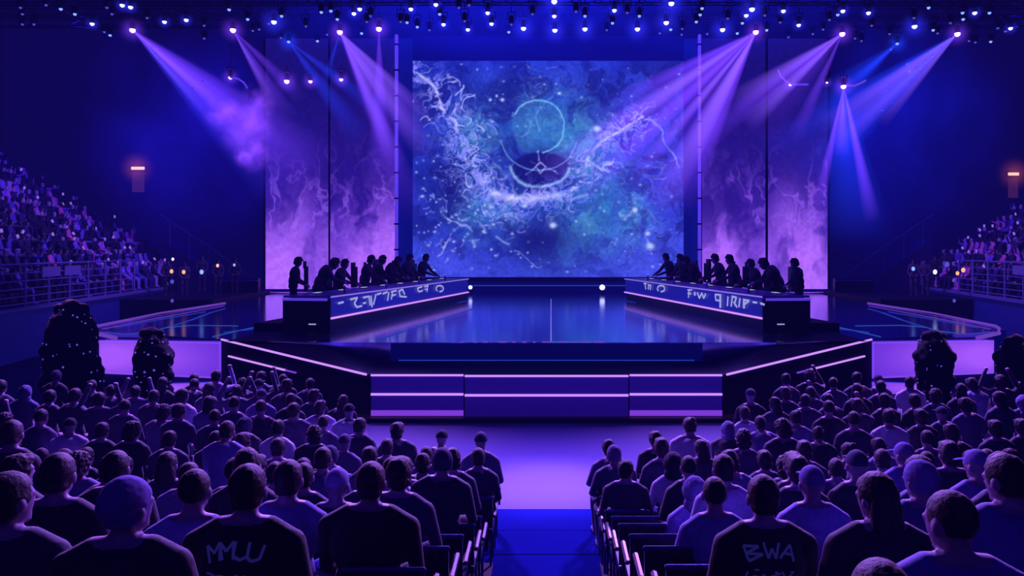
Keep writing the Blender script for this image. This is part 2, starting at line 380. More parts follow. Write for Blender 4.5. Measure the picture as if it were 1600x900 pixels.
# ================================================================ SCREENS
def art_main(S, T):
    U = 645+S*423; V = 433-T*338
    wx = (fbm(U/45, V/45, 11)-.5)*60; wy = (fbm(U/45+9, V/45+5, 12)-.5)*60
    X, Y = U+wx, V+wy
    n = fbm(U/40, V/40, 21); c = np.stack([16+26*n, 24+40*n, 128+66*n], -1)
    c = mixc(c, (22, 26, 118), np.clip((fbm(X/55, Y/55, 31)-.48)*4, 0, 1)*.75)
    c = mixc(c, (72, 78, 222), gauss(U, V, 680, 440, 90, 60)*.7+gauss(U, V, 1060, 430, 120, 90)*.75)
    c = mixc(c, (60, 60, 205), gauss(U, V, 1000, 250, 90, 110)*.55)
    teal = gauss(U, V, 842, 195, 62, 50)+gauss(U, V, 910, 240, 40, 60)*.9+gauss(U, V, 955, 330, 55, 60)+gauss(U, V, 880, 370, 60, 45)*.8+gauss(U, V, 760, 330, 50, 45)*.7+gauss(U, V, 735, 215, 30, 50)*.7
    c = mixc(c, (52, 122, 182), teal*(.25+.9*fbm(X/22, Y/22, 41)))
    pt = np.clip((fbm(X/20, Y/20, 141)-.47)*7, 0, 1); c = mixc(c, (66, 132, 182), pt*np.clip(teal, 0, 1)*.75)
    c = mixc(c, (96, 140, 190), np.clip((fbm(X/9, Y/12, 145)-.5)*6, 0, 1)*(gauss(U, V, 735, 215, 24, 40)+gauss(U, V, 765, 265, 28, 26)+gauss(U, V, 790, 335, 30, 20)*.7)*.8)
    dk = np.clip((fbm(X/24, Y/20, 151)-.53)*9, 0, 1); c = mixc(c, (18, 22, 112), dk*.6*(1-.6*np.clip(teal, 0, 1)))
    c = mixc(c, (74, 82, 225), np.clip((V-340)/110., 0, 1)*.45)
    dsc = np.clip((44-np.hypot(U-842+wx*.15, V-197+wy*.15))/3., 0, 1); c = mixc(c, (50, 104, 178), dsc*.55)
    eye = np.clip((1-np.hypot((U-844+wx*.12)/48, (V-262+wy*.12)/27))*8, 0, 1)
    c = mixc(c, (16, 20, 104), eye*.85)
    c = mixc(c, (18, 20, 105), (gauss(U, V, 845, 262, 42, 24)*1.2+gauss(U, V, 842, 375, 62, 34)*.9+gauss(U, V, 700, 300, 40, 45)*.6+gauss(U, V, 790, 150, 30, 26)*.6))
    big = [(652, 112), (676, 135), (690, 165), (712, 190), (722, 230), (738, 272), (765, 297), (805, 309), (850, 312), (888, 303), (908, 276), (920, 243), (938, 226), (965, 208), (1005, 180)]
    Xs, Ys = U+wx*.3, V+wy*.3
    d = polyd(Xs, Ys, big); fil = np.clip(ridge(X/13, Y/13, 51, 7)*1.7-.2, 0, 1)
    wid = 2.2+4.5*gauss(U, V, 835, 310, 70, 40)
    brk = np.clip((fbm(U/14, V/14, 91)-.3)*3.2, .1, 1); wid = wid*(.6+brk*.6); c = mixc(c, (196, 196, 250), np.exp(-(d/wid)**2)*.9*np.maximum(brk, gauss(U, V, 840, 310, 60, 20))); c = mixc(c, (130, 130, 235), np.exp(-(d/24.)**2)*fil*.9)
    def ring(c, cx_, cy_, r, a0, a1, w, col, k, sq=1., wf=.1):
        ic = [(cx_+r*math.cos(a), cy_+r*sq*math.sin(a)) for a in np.linspace(a0, a1, 14)]
        m_ = (np.abs(U-cx_) < r*1.5+8*w) & (np.abs(V-cy_) < r*1.5+8*w)
        if m_.any():
            dd = polyd((U+wx*wf)[m_], (V+wy*wf)[m_], ic); c[m_] = mixc(c[m_], col, np.exp(-(dd/w)**2)*k)
        return c
    c = ring(c, 842, 197, 41, -2.7, 1.4, 1.5, (110, 170, 225), .85); c = ring(c, 842, 205, 62, .3, 2.9, 1.3, (120, 170, 225), .6)
    c = ring(c, 843, 258, 46, .1, 3.05, 2.6, (150, 190, 235), .7, .75)
    for pts, w, k in (([(822, 274), (834, 264), (845, 254), (858, 263), (872, 270)], 1.6, .75), ([(843, 232), (843, 250)], 1.6, .6), ([(838, 264), (846, 272), (856, 264)], 1.5, .6),
                      ([(842, 175), (838, 190), (846, 203)], 2., .4), ([(990, 190), (1015, 185), (1035, 205), (1050, 235), (1062, 265)], 1.4, .5), ([(918, 245), (935, 262), (946, 275)], 1.8, .7),
                      ([(690, 330), (705, 345), (730, 352), (738, 360)], 2, .7), ([(700, 375), (694, 392), (688, 400)], 2, .7), ([(738, 375), (740, 384)], 2.4, .6), ([(770, 368), (795, 382)], 2.2, .6), ([(800, 395), (830, 408), (846, 416)], 1.2, .5)):
        c = mixc(c, (175, 185, 245), np.exp(-(polyd(U+wx*.35, V+wy*.35, pts)/w)**2)*k*np.clip(fbm(U/9, V/9, 171)*2.2-.3, .2, 1))
    rs = np.random.RandomState(8)
    for (mx_, my_, sx_, sy_, n_, k_) in ((690, 150, 28, 30, 16, .8), (728, 205, 22, 34, 18, .8), (750, 270, 24, 24, 14, .7), (820, 312, 50, 9, 20, .6), (700, 320, 35, 40, 12, .45), (925, 262, 20, 20, 12, .7), (1000, 235, 35, 25, 12, .35), (1010, 340, 35, 45, 12, .35), (800, 345, 60, 18, 12, .4), (842, 185, 60, 45, 14, .25)):
        for q in range(n_):
            a0 = rs.uniform(0, 6.28); c = ring(c, rs.normal(mx_, sx_), rs.normal(my_, sy_), rs.uniform(3, 15), a0, a0+rs.uniform(.8, 3.2), rs.uniform(.6, 1.9), (190, 185, 250), k_*rs.uniform(.4, 1), rs.uniform(.5, 1.1), .55)
    mask = gauss(U, V, 730, 235, 45, 60)*.8+gauss(U, V, 800, 330, 80, 22)*.6+gauss(U, V, 925, 270, 30, 30)*.6+gauss(U, V, 1000, 330, 50, 60)*.3+gauss(U, V, 845, 140, 60, 25)*.35
    f2 = np.clip(ridge(X/12+3, Y/12, 61, 10)*1.9-.35, 0, 1)
    c = mixc(c, (150, 150, 240), mask*f2*.85)
    sp = [(933, 201, 3.5, 1), (820, 322, 3, .6), (864, 352, 4, .9), (992, 328, 4, .8), (1012, 365, 3, .8), (1016, 385, 5, .7), (874, 146, 2, .8), (785, 156, 2.5, .8), (776, 150, 2, .8), (766, 156, 2, .8)]
    for k in range(70): sp.append((rs.uniform(650, 1064), rs.uniform(100, 428), rs.uniform(.7, 1.8), rs.uniform(.2, .7)))
    for k in range(30): sp.append((rs.uniform(650, 780), rs.uniform(250, 400), rs.uniform(.8, 2.2), rs.uniform(.4, .9)))
    for (a, b, r, k) in sp: c = mixc(c, (185, 200, 250), gauss(U, V, a, b, r*rs.uniform(.7, 1.6), r)*k)
    grain = fbm(U/4, V/4, 81, 3)-.5; c = c*(1.1+grain[..., None]*.35)
    rs = np.random.RandomState(5)
    sp = [(933, 201, 4, 1), (820, 322, 3, .6), (864, 352, 4, .9), (992, 328, 4, .8), (1012, 365, 3, .8), (1016, 385, 5, .7), (700, 118, 3, .6), (874, 146, 2, .8), (785, 156, 2.5, .8), (776, 150, 2, .8), (766, 156, 2, .8)]
    for k in range(130): sp.append((rs.uniform(650, 1064), rs.uniform(100, 428), rs.uniform(.8, 2.2), rs.uniform(.2, .8)))
    for k in range(60): sp.append((rs.uniform(650, 780), rs.uniform(250, 400), rs.uniform(.8, 2.6), rs.uniform(.4, .9)))
    for (a, b, r, k) in sp: c = mixc(c, (185, 200, 250), gauss(U, V, a, b, r*rs.uniform(.7, 1.6), r)*k)
    return c
def side_art(u0, u1, vt, vb, seed, spots, mirror=False):
    def art(S, T):
        U = u0+S*(u1-u0); V = vb-T*(vb-vt)
        if mirror: U = 1708-U
        wx = (fbm(U/30, V/40, seed)-.5)*50; wy = (fbm(U/30+9, V/40+5, seed+1)-.5)*60
        X, Y = U+wx, V+wy
        t = (V-130)/(450-130)
        c = np.stack([22+0*U, 13+0*U, 108+0*U], -1)
        c = mixc(c, (48, 22, 140), np.clip(t*1.4, 0, 1)); c = mixc(c, (104, 54, 205), np.clip((t-.45)*1.7, 0, 1)*(.5+.8*fbm(X/30, Y/40, seed+3)))
        for (a, b, sx, sy, k) in spots: c = mixc(c, (168, 102, 248), gauss(U, V, a, b, sx, sy)*k)
        c = mixc(c, (178, 106, 255), np.clip((V-325)/80., 0, 1)*.95*(1-.8*gauss(U, V, 492 if u0 < 514 or u0 > 1198 else 530, 440, 20, 170)))
        fil = np.clip(ridge(X/24, Y/46, seed+5, 9)*1.8-.3, 0, 1)
        env = np.exp(-((V-320)/65.)**2)
        c = mixc(c, (158, 100, 245), fil*env*.55)
        dark = np.clip((fbm(X/30, Y/70, seed+9)-.47)*4, 0, 1)*np.exp(-((V-300)/120.)**2); c = mixc(c, (36, 16, 128), dark*.8)
        return c*(1+(fbm(U/5, V/5, seed+7, 2)-.5)[..., None]*.2)
    return art
scr = thing('led_screen', 'huge main screen showing a pale swirling vortex over deep blue', 'screen', P(856, 433, YB))
def inw(o, root): o.parent = root; o.matrix_parent_inverse = Matrix.Translation(-root.location); return o
c0 = P(645, 433, YB-.12)
inw(pixgrid('picture', c0, P(1068, 433, YB-.12)-c0, P(645, 95, YB-.12)-c0, 420, 336, art_main, M['screen']), scr)
inw(MB().box(P(856.5, 264, YB+.1), (423*YB/F, .3, 338*YB/F)).build('screen_cabinet', M['black']), scr)
pr = thing('screen_surround', 'dark navy frame panels closing in the main screen on both sides and above', 'frame', P(856, 450, YB))
for u0, u1 in ((620, 644), (1069, 1096)):
    p, q = P(u0, 452, YB-.25), P(u1, 60, YB-.25)
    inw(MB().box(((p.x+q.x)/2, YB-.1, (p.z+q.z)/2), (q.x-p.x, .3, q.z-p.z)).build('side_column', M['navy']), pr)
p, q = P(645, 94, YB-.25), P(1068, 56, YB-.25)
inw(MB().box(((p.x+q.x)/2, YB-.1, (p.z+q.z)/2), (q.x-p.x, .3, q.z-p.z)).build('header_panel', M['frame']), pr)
for u, vb, lab in ((619.5, 456, 'slim vertical lilac-lit truss tube left of the main screen'), (1093, 456, 'slim vertical lilac-lit truss tube right of the main screen')):
    p, q = P(u, vb, YB-.5), P(u, 56, YB-.5)
    t = thing('vertical_tube', lab, 'truss', p, group='lit tubes beside the screen')
    inw(MB().tube([p, q], .09, 10).build('tube', M['tube'], smooth=True), t)
    mb = MB()
    for v in range(70, int(vb), 40): a = P(u, v, YB-.5); mb.box(a, (.24, .24, .08))
    inw(mb.build('clamps', M['black']), t)
names = ['outer left', 'inner left', 'inner right', 'outer right']
for i, (u0, u1, spots, mir) in enumerate(((415, 513, [(430, 450, 60, 70, .95), (470, 340, 26, 60, .5), (500, 420, 20, 60, .3)], 0), (516, 618, [(610, 400, 50, 90, .95), (560, 440, 60, 50, .5)], 0),
                                       (1097, 1196, [(606, 400, 50, 90, .95), (560, 440, 60, 50, .5)], 1), (1200, 1293, [(435, 430, 50, 90, .95), (480, 350, 26, 60, .6)], 1))):
    vt = 60; vb = 457
    w = thing('led_wall', '%s tall screen wall glowing violet with flame-like smoke at its foot' % names[i], 'screen', P((u0+u1)/2, vb, YB), group='violet screen walls beside the main screen')
    c0 = P(u0, vb, YB)
    inw(pixgrid('picture', c0, P(u1, vb, YB)-c0, P(u0, vt, YB)-c0, 100, 300, side_art(u0, u1, vt, vb, 100+i*20, spots, mir), M['wallpix']), w)
    inw(MB().box(P((u0+u1)/2, (vt+vb)/2, YB+.2), ((u1-u0+5)*YB/F, .3, (vb-vt)*YB/F)).build('wall_cabinet', M['black']), w)
    inw(MB().box(P((u0+u1)/2, vb-3, YB-.1), ((u1-u0+5)*YB/F, .12, .16)).build('base_skirting', M['frame']), w)

# ================================================================ DESKS
def desk(s):
    side = 'left' if s < 0 else 'right'
    t0 = Vector((s*5.92, F/57., 0)); t1 = Vector((s*3.5, F/35., 0)); o0 = t0+Vector((s*1.35, .15, 0)); o1 = t1+Vector((s*1.2, .1, 0))
    r = thing('player_desk', '%s long white-topped players desk with navy front, pale logos and lilac light strip' % side, 'desk', (s*5.9, 21, ZU), group='long player desks')
    D = lambda o: inw(o, r)
    top = ZU+1.0
    pl = [(t0.x, t0.y), (t1.x, t1.y), (o1.x, o1.y), (o0.x, o0.y)]
    if s > 0: pl = pl[::-1]
    def mk(z0, z1, sh=0): m = MB(); m.prism(pl, z0, z1); return m
    D(mk(top-.06, top).build('tabletop', M['desk_top'], bevel=.01))
    e = Vector((s*-.03, -.02, 0))
    n = (t1-t0).normalized()
    # front (facing mid-stage): navy upper board, strip, dark lower part
    def board(za, zb, th, out, m, name, a=0., b=1.):
        p = t0.lerp(t1, a); q = t0.lerp(t1, b); off = Vector((s*-out, 0, 0))
        return D(MB().bar(p+off+Vector((0,0,(za+zb)/2)), q+off+Vector((0,0,(za+zb)/2)), th, zb-za).build(name, M[m]))
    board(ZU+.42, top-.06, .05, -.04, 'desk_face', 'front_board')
    board(ZU+.355, ZU+.405, .06, .01, 'strip', 'front_strip')
    board(ZU, ZU+.35, .05, -.09, 'desk_end', 'kick_board')
    board(top-.05, top-.015, .03, .015, 'edge_lit', 'top_edge')
    # end facing the hall
    D(MB().bar(t0+Vector((0, 0, ZU+.46)), o0+Vector((0, 0, ZU+.46)), .06, .92).build('end_board', M['desk_end']))
    D(MB().bar(t0+Vector((s*.08, -.05, top-.1)), o0+Vector((0, -.05, top-.1)), .04, .07).build('end_strip', M['tube']))
    D(MB().bar(t0.lerp(o0, .3)+Vector((0, -.05, ZU+.22)), t0.lerp(o0, .45)+Vector((0, -.05, ZU+.22)), .02, .03).build('end_badge', M['logo']))
    D(MB().bar(o0+Vector((s*-.05, 0, ZU+.46)), o1+Vector((s*-.05, 0, ZU+.46)), .05, .92).build('back_board', M['desk_end']))
    # logos on the front board: strokes in board coordinates (a along the desk, h height)
    strokes = []
    def st_(u0, v0, u1, v1): strokes.append((u0, v0, u1, v1))
    if s < 0:
        for a in [(527,474,535,472),(546,468,557,465),(557,465,552,474),(552,474,556,480),(556,480,564,478),(566,465,575,463),(575,463,577,477),(578,462,580,480),(566,474,570,473),
                  (586,460,582,476),(588,460,594,458),(597,459,604,456),(606,457,604,470),(610,456,618,454),(612,456,610,468),(612,462,617,460),(622,455,628,452),(622,455,624,463),(628,453,631,460),(624,463,634,464),
                  (652,450,658,448),(651,450,653,456),(654,456,659,454),(662,448,668,446),(667,446,666,456),(663,452,667,452)]: st_(*a)
        c = (686, 451)
    else:
        for a in [(1007,443,1011,443),(1009,443,1010,452),(1014,445,1018,446),(1015,446,1014,452),(1018,447,1017,453),(1076,453,1082,453),(1078,453,1077,465),(1076,458,1081,459),(1087,456,1087,462),(1091,457,1094,466),(1094,466,1098,458),(1098,458,1101,466),(1101,466,1104,459),
                  (1119,460,1128,461),(1119,460,1120,469),(1120,469,1127,470),(1127,461,1127,481),(1139,463,1138,478),(1145,463,1152,465),(1146,464,1144,479),(1152,465,1150,472),(1148,472,1153,480),(1158,466,1156,480),(1163,468,1172,470),(1164,469,1164,482),(1172,470,1164,476),(1178,472,1184,473),(1190,474,1196,476)]: st_(*a)
        c = (1034, 451)
    for k in range(8):
        a, b = 2*math.pi*k/8, 2*math.pi*(k+1)/8
        if k == 2: continue
        st_(c[0]+6*math.cos(a), c[1]+5*math.sin(a), c[0]+6*math.cos(b), c[1]+5*math.sin(b))
    left = list(strokes)
    while left:
        gl = [left.pop(0)]; grow = True
        while grow:
            grow = False
            for q in list(left):
                if any(min(math.hypot(q[i]-g_[j], q[i+1]-g_[j+1]) for i in (0, 2) for j in (0, 2)) < 4.2 for g_ in gl): gl.append(q); left.remove(q); grow = True
        mb = MB(); off = Vector((s*-.03, 0, 0))
        for q in gl: mb.bar(W(t0, t1, q[0], q[1])+off, W(t0, t1, q[2], q[3])+off, .02, .055)
        D(mb.build('logo_letter', M['logo']))
    # player podium behind
    off = Vector((s*.05, 0, 0)); w = Vector((s*1.3, 0, 0))
    a, b = o0+off+Vector((0, .2, 0)), o1+off
    pd = [(a.x, a.y), (b.x, b.y), (b.x+w.x, b.y), (a.x+w.x*.65, a.y)]
    if s > 0: pd = pd[::-1]
    m = MB(); m.prism(pd, ZU, ZU+.22); o = m.build('player_podium', M['ramp']); tag(o, 'low dark podium running behind the %s players desk' % side, 'podium', 'player podiums')
    return t0, t1, o0, o1
DESK = {s: desk(s) for s in (-1, 1)}
for k, (u, v, lab, big) in enumerate(((735, 449, 'small round white marker lamp at the left end of the back riser', 0), (941, 449, 'bright round white-blue marker lamp on the back riser, right of centre', 1))):
    p = P(u, v, F/31.); l = thing('marker_lamp', lab, 'lamp', (p.x, p.y, ZU), group='marker lamps at the back of the stage')
    MB().tube([(0,0,.02), (0,0,p.z-ZU-.08)], .03, 8).build('lamp_post', M['black'], l)
    MB().ell((0, 0, p.z-ZU), .10+.04*big).build('lamp_globe', M['lens'], l, smooth=True)

# ================================================================ PEOPLE
def remeshed(mb, voxel, smooth=4, disp=None):
    me = mb.mesh('tmp'); o = bpy.data.objects.new('tmp', me); COL.objects.link(o)
    m = o.modifiers.new('r', 'REMESH'); m.mode = 'VOXEL'; m.voxel_size = voxel; m.use_smooth_shade = True
    if smooth: k = o.modifiers.new('s', 'SMOOTH'); k.iterations = smooth; k.factor = .5
    dg = bpy.context.evaluated_depsgraph_get(); dg.update()
    out = bpy.data.meshes.new_from_object(o.evaluated_get(dg)); bpy.data.objects.remove(o); bpy.data.meshes.remove(me)
    if disp:
        for v in out.vertices: v.co += v.normal*disp(v.co)
        out.update()
    out.polygons.foreach_set('use_smooth', [True]*len(out.polygons)); return out
def head_prims(mb, T, fine):
    r3 = T.to_3x3(); e = lambda c, r: mb.ell(T @ Vector(c), r, r3)
    e((0, -.01, .03), (.077, .097, .098)); e((0, .022, -.045), (.058, .062, .062)); e((0, .02, 0), (.066, .075, .09))
    if fine:
        e((0, .098, -.012), (.012, .017, .02)); e((0, .092, .005), (.009, .012, .03)); e((0, .076, -.062), (.026, .014, .012)); e((0, .07, -.088), (.022, .02, .018))
        for s in (-1, 1): e((s*.08, -.005, -.005), (.014, .022, .034)); e((s*.03, .075, .028), (.028, .016, .01))
def hand(mb, p, d, side, curl=.5, fine=True):
    p, d = Vector(p), Vector(d).normalized(); up = Vector((0, 0, 1)); x = d.cross(up); x.normalize(); n = x.cross(d).normalized()
    if not fine: mb.ell(p+d*.05, (.04, .05, .035)); return
    mb.tube([p, p+d*.05], [.03, .034], 8)
    for i, (o, l) in enumerate(((-.03, .062), (-.01, .07), (.01, .066), (.03, .052))):
        a = p+d*.07+x*o; b = a+d*l*.5-n*.01; c = b+d*l*.35-n*l*curl; mb.tube([a-d*.02, b, c], [.0105, .010, .009], 6)
    a = p+d*.02+x*(.032*side); mb.tube([a, a+x*side*.025+d*.03, a+x*side*.03+d*.06-n*.01], [.012, .011, .0095], 6)
def body(pose, voxel=.012, wide=1.0):
    """seated or standing figure facing +Y, feet on z = 0, one continuous skin; returns mesh and head matrix"""
    mb = MB(); fine = voxel < .02; J = dict(POSES[pose])
    pel, chest, neck, head = [Vector(J[k]) for k in ('pelvis', 'chest', 'neck', 'head')]
    T = Matrix.Translation(head) @ Matrix.Rotation(R(J.get('yaw', 0)), 4, 'Z') @ Matrix.Rotation(R(-J.get('pitch', 0)), 4, 'X')
    head_prims(mb, T, fine)
    mb.tube([neck-Vector((0,0,.05)), T @ Vector((0, -.02, -.05))], [.058, .052], 10)
    dp = 1+(wide-1)*1.1
    ax = (chest-pel); tilt = math.atan2(ax.y, ax.z); Rt = Matrix.Rotation(-tilt, 3, 'X')
    mb.ell(chest, (.175*wide, .118*dp, .2), Rt); mb.ell(chest+Rt @ Vector((0, 0, .09)), (.165*wide, .1*dp, .12), Rt)
    mb.ell(pel.lerp(chest, .45), (.155*wide, .118*dp, .2), Rt); mb.ell(pel, (.17*wide, .13, .13)); mb.ell(pel.lerp(chest, .15), (.165*wide, .125, .14), Rt)
    for s in (-1, 1):
        sh = Vector((s*.178*wide, J['sh'][0], J['sh'][1])); el = Vector(J['elbow']); wr = Vector(J['wrist'])
        if J.get('el2') and s > 0: el, wr = Vector(J['el2']), Vector(J['wr2'])
        el = Vector((s*el.x*(1 if wide == 1 else 1.08), el.y, el.z)); wr = Vector((s*wr.x, wr.y, wr.z))
        mb.tube([neck+Vector((s*.02, -.005, -.02)), sh.lerp(neck, .5)+Vector((0, 0, .018)), sh], [.054, .06, .064], 10)
        mb.tube([sh, sh.lerp(el, .5), el, el.lerp(wr, .4), wr], [.066, .055, .046, .043, .033], 10)
        hand(mb, wr, (wr-el), -s, .4, fine)
        hp = Vector((s*.09, pel.y, pel.z)); kn = Vector((s*J['knee'][0], *J['knee'][1:])); an = Vector((s*J['ankle'][0], *J['ankle'][1:]))
        mb.tube([hp, hp.lerp(kn, .5), kn, kn.lerp(an, .35), an], [.095, .083, .062, .06, .043], 10)
        mb.tube([an+Vector((0, -.03, -.03)), an+Vector((0, .1, -.045)), an+Vector((0, .16, -.05))], [.042, .04, .033], 8)
    me = remeshed(mb, voxel, 3 if fine else 1)
    for m in ('cloth', 'skin', 'eye'): me.materials.append(M[m])
    Ti = T.inverted(); hands = []
    for s in (-1, 1):
        w_ = Vector(J['wr2']) if (J.get('el2') and s > 0) else Vector(J['wrist']); e_ = Vector(J['el2']) if (J.get('el2') and s > 0) else Vector(J['elbow'])
        w_ = Vector((s*w_.x, w_.y, w_.z)); e_ = Vector((s*e_.x, e_.y, e_.z)); hands.append((w_, (w_-e_).normalized()))
    for p in me.polygons:
        c = p.center; h = Ti @ c; mi = 0
        if h.z > -.145 and abs(h.x) < .11 and h.y > -.13 and h.length < .175 and c.z > neck.z+.0: mi = 1
        if fine and h.y > .06 and abs(abs(h.x)-.031) < .014 and abs(h.z-.012) < .008: mi = 2
        for w_, d_ in hands:
            if (c-w_).dot(d_) > 0 and (c-w_).length < .19: mi = 1
        p.material_index = mi
    return me, T
POSES = {
 'sit': dict(pelvis=(0,-.02,.53), chest=(0,-.05,.92), neck=(0,-.03,1.12), head=(0,.0,1.245), sh=(-.05,1.02), elbow=(.245,.02,.76), wrist=(.12,.22,.66), knee=(.13,.42,.52), ankle=(.13,.42,.085)),
 'sit_right': dict(pelvis=(0,-.02,.53), chest=(0,-.04,.92), neck=(0,-.02,1.12), head=(.005,.01,1.245), yaw=-32, sh=(-.04,1.035), elbow=(.25,.05,.76), wrist=(.09,.24,.72), knee=(.14,.42,.52), ankle=(.14,.42,.085)),
 'sit_left': dict(pelvis=(0,-.02,.53), chest=(0,-.03,.92), neck=(0,.0,1.12), head=(-.005,.03,1.24), yaw=28, pitch=8, sh=(-.02,1.035), elbow=(.24,.06,.75), wrist=(.1,.27,.68), knee=(.12,.42,.52), ankle=(.13,.40,.085)),
 'sit_lean': dict(pelvis=(0,-.04,.53), chest=(0,.06,.9), neck=(0,.13,1.08), head=(0,.2,1.19), pitch=12, sh=(.1,1.0), elbow=(.24,.25,.74), wrist=(.07,.42,.66), knee=(.15,.42,.52), ankle=(.13,.42,.085)),
 'sit_cheer': dict(pelvis=(0,-.02,.53), chest=(0,-.03,.92), neck=(0,-.02,1.12), head=(0,.01,1.245), pitch=-8, sh=(-.04,1.05), elbow=(.3,.05,1.15), wrist=(.2,.12,1.42), knee=(.13,.42,.52), ankle=(.13,.42,.085)),
 'sit_phone': dict(pelvis=(0,-.02,.53), chest=(0,-.03,.92), neck=(0,-.02,1.12), head=(0,.01,1.245), sh=(-.04,1.04), elbow=(.24,.05,.76), wrist=(.12,.22,.68), el2=(.26,.2,1.05), wr2=(.13,.28,1.36), knee=(.13,.42,.52), ankle=(.13,.42,.085)),
 'game': dict(pelvis=(0,-.02,.56), chest=(0,.07,.94), neck=(0,.14,1.12), head=(0,.2,1.235), pitch=20, sh=(.1,1.04), elbow=(.27,.28,.8), wrist=(.14,.54,.69), knee=(.14,.36,.5), ankle=(.14,.2,.085)),
 'game_low': dict(pelvis=(0,-.02,.56), chest=(0,.14,.9), neck=(0,.26,1.04), head=(0,.35,1.11), pitch=34, sh=(.2,.98), elbow=(.31,.34,.76), wrist=(.16,.56,.69), knee=(.14,.36,.5), ankle=(.14,.2,.085)),
 'play': dict(pelvis=(0,0,.95), chest=(0,.13,1.29), neck=(0,.22,1.46), head=(0,.29,1.575), pitch=22, sh=(.16,1.38), elbow=(.25,.28,1.08), wrist=(.14,.48,.86), knee=(.11,.05,.5), ankle=(.12,-.02,.085)),
 'hunch': dict(pelvis=(0,-.05,.93), chest=(0,.22,1.2), neck=(0,.38,1.31), head=(0,.49,1.36), pitch=40, sh=(.3,1.27), elbow=(.3,.42,1.02), wrist=(.16,.58,.85), knee=(.13,.05,.5), ankle=(.14,-.02,.085)),
 'stand': dict(pelvis=(0,0,.95), chest=(0,.05,1.3), neck=(0,.1,1.5), head=(0,.15,1.62), pitch=25, sh=(.06,1.41), elbow=(.24,.12,1.12), wrist=(.14,.36,.98), knee=(.1,.03,.5), ankle=(.11,-.02,.085)),
}
BODY = {}
def get_body(pose, voxel=.012, wide=1.0):
    k = (pose, voxel, wide)
    if k not in BODY: BODY[k] = body(*k)
    return BODY[k]
def cutmesh(me, keep):
    bm = bmesh.new(); bm.from_mesh(me); bmesh.ops.delete(bm, geom=[f for f in bm.faces if not keep(f.calc_center_median())], context='FACES'); bm.to_mesh(me); bm.free(); return me
def fz(s, a): return lambda c: a*(mnoise.noise(c*s)+.5*mnoise.noise(c*s*2.3))
HAIR = {}
def mk_hair(kind):
    mb = MB(); vox = .009
    dome = lambda g=1.: mb.ell((0, -.014, .036), (.085*g, .105*g, .101*g))
    face = lambda c: not (c.y > .045 and c.z < .07)
    m = M['hair']; keep = None; disp = fz(28, .003)
    if kind == 'short': dome(); mb.ell((0, -.04, -.03), (.074, .07, .06)); keep = lambda c: face(c) and not (c.z < -.055) and not (abs(c.x) > .07 and c.z < -.01 and c.y > -.02)
    elif kind == 'crop': mb.ell((0, -.014, .034), (.081, .101, .098)); disp = fz(40, .002); keep = lambda c: face(c) and c.z > -.03 and not (abs(c.x) > .068 and c.z < .02 and c.y > -.02)
    elif kind == 'messy': dome(1.06); mb.ell((.01, -.04, -.03), (.082, .078, .06)); mb.ell((0, .05, .09), (.07, .05, .04)); disp = fz(22, .009); keep = lambda c: face(c) and c.z > -.08
    elif kind == 'long': dome(1.04); mb.ell((0, -.055, -.09), (.098, .062, .17)); mb.ell((0, -.065, -.2), (.095, .045, .1)); disp = fz(20, .006); keep = lambda c: not (c.y > .04 and c.z < .07)
    elif kind == 'bun': dome(); mb.ell((0, -.03, -.03), (.075, .07, .06)); mb.ell((0, -.1, .1), (.042, .042, .04)); mb.tube([(0, -.07, .07), (0, -.09, .09)], .03, 8); keep = lambda c: face(c) and c.z > -.05
    elif kind == 'curly': dome(1.16); mb.ell((0, -.05, -.02), (.1, .09, .09)); disp = fz(45, .014); keep = lambda c: face(c) and c.z > -.1
    elif kind == 'cap':
        m = M['hat']; mb.ell((0, -.012, .04), (.086, .106, .1)); disp = None
        for k in range(9): a = (k-4)/4*.9; mb.tube([(0, .05, .055), (.085*math.sin(a), .09+.09*math.cos(a), .045)], [.012, .006], 6)
        keep = lambda c: c.z > .028 or c.y > .08
    elif kind == 'beanie': m = M['hat']; mb.ell((0, -.02, .035), (.092, .112, .108)); mb.tube([(.0, -.02, -.02), (0, -.02, .0)], [.085, .088], 20); disp = fz(18, .003); keep = lambda c: not (c.y > .05 and c.z < .05) and c.z > -.05
    elif kind == 'hood': m = M['hat']; mb.ell((0, -.025, .02), (.105, .125, .125)); mb.ell((0, -.05, -.1), (.1, .085, .1)); mb.ell((0, -.03, -.17), (.13, .09, .06)); disp = fz(14, .008); keep = lambda c: not (c.y > .055 and -.12 < c.z < .07)
    elif kind == 'headset':
        m = M['hair']; dome(1.03); mb.ell((0, -.04, -.03), (.078, .072, .06)); pts = [(.1*math.cos(a), -.005, .03+.112*math.sin(a)) for a in np.linspace(0, math.pi, 9)]
        mb.tube(pts, .013, 6)
        for s in (-1, 1): mb.ell((s*.095, -.005, .0), (.028, .038, .045))
        keep = lambda c: (face(c) and c.z > -.08) or abs(c.x) > .085
    me = remeshed(mb, vox, 4, disp)
    if keep: cutmesh(me, keep)
    me.materials.append(m); me.name = kind; return me
KNAME = {'short': 'hair', 'crop': 'hair', 'messy': 'hair', 'long': 'hair', 'bun': 'hair', 'curly': 'hair', 'cap': 'cap', 'beanie': 'beanie', 'hood': 'hood', 'headset': 'hair_with_headset'}
KLAB = {'short': 'short-haired', 'crop': 'close-cropped', 'messy': 'messy-haired', 'long': 'long-haired', 'bun': 'bun-haired', 'curly': 'curly-haired', 'cap': 'cap-wearing', 'beanie': 'beanie-wearing', 'hood': 'hooded'}
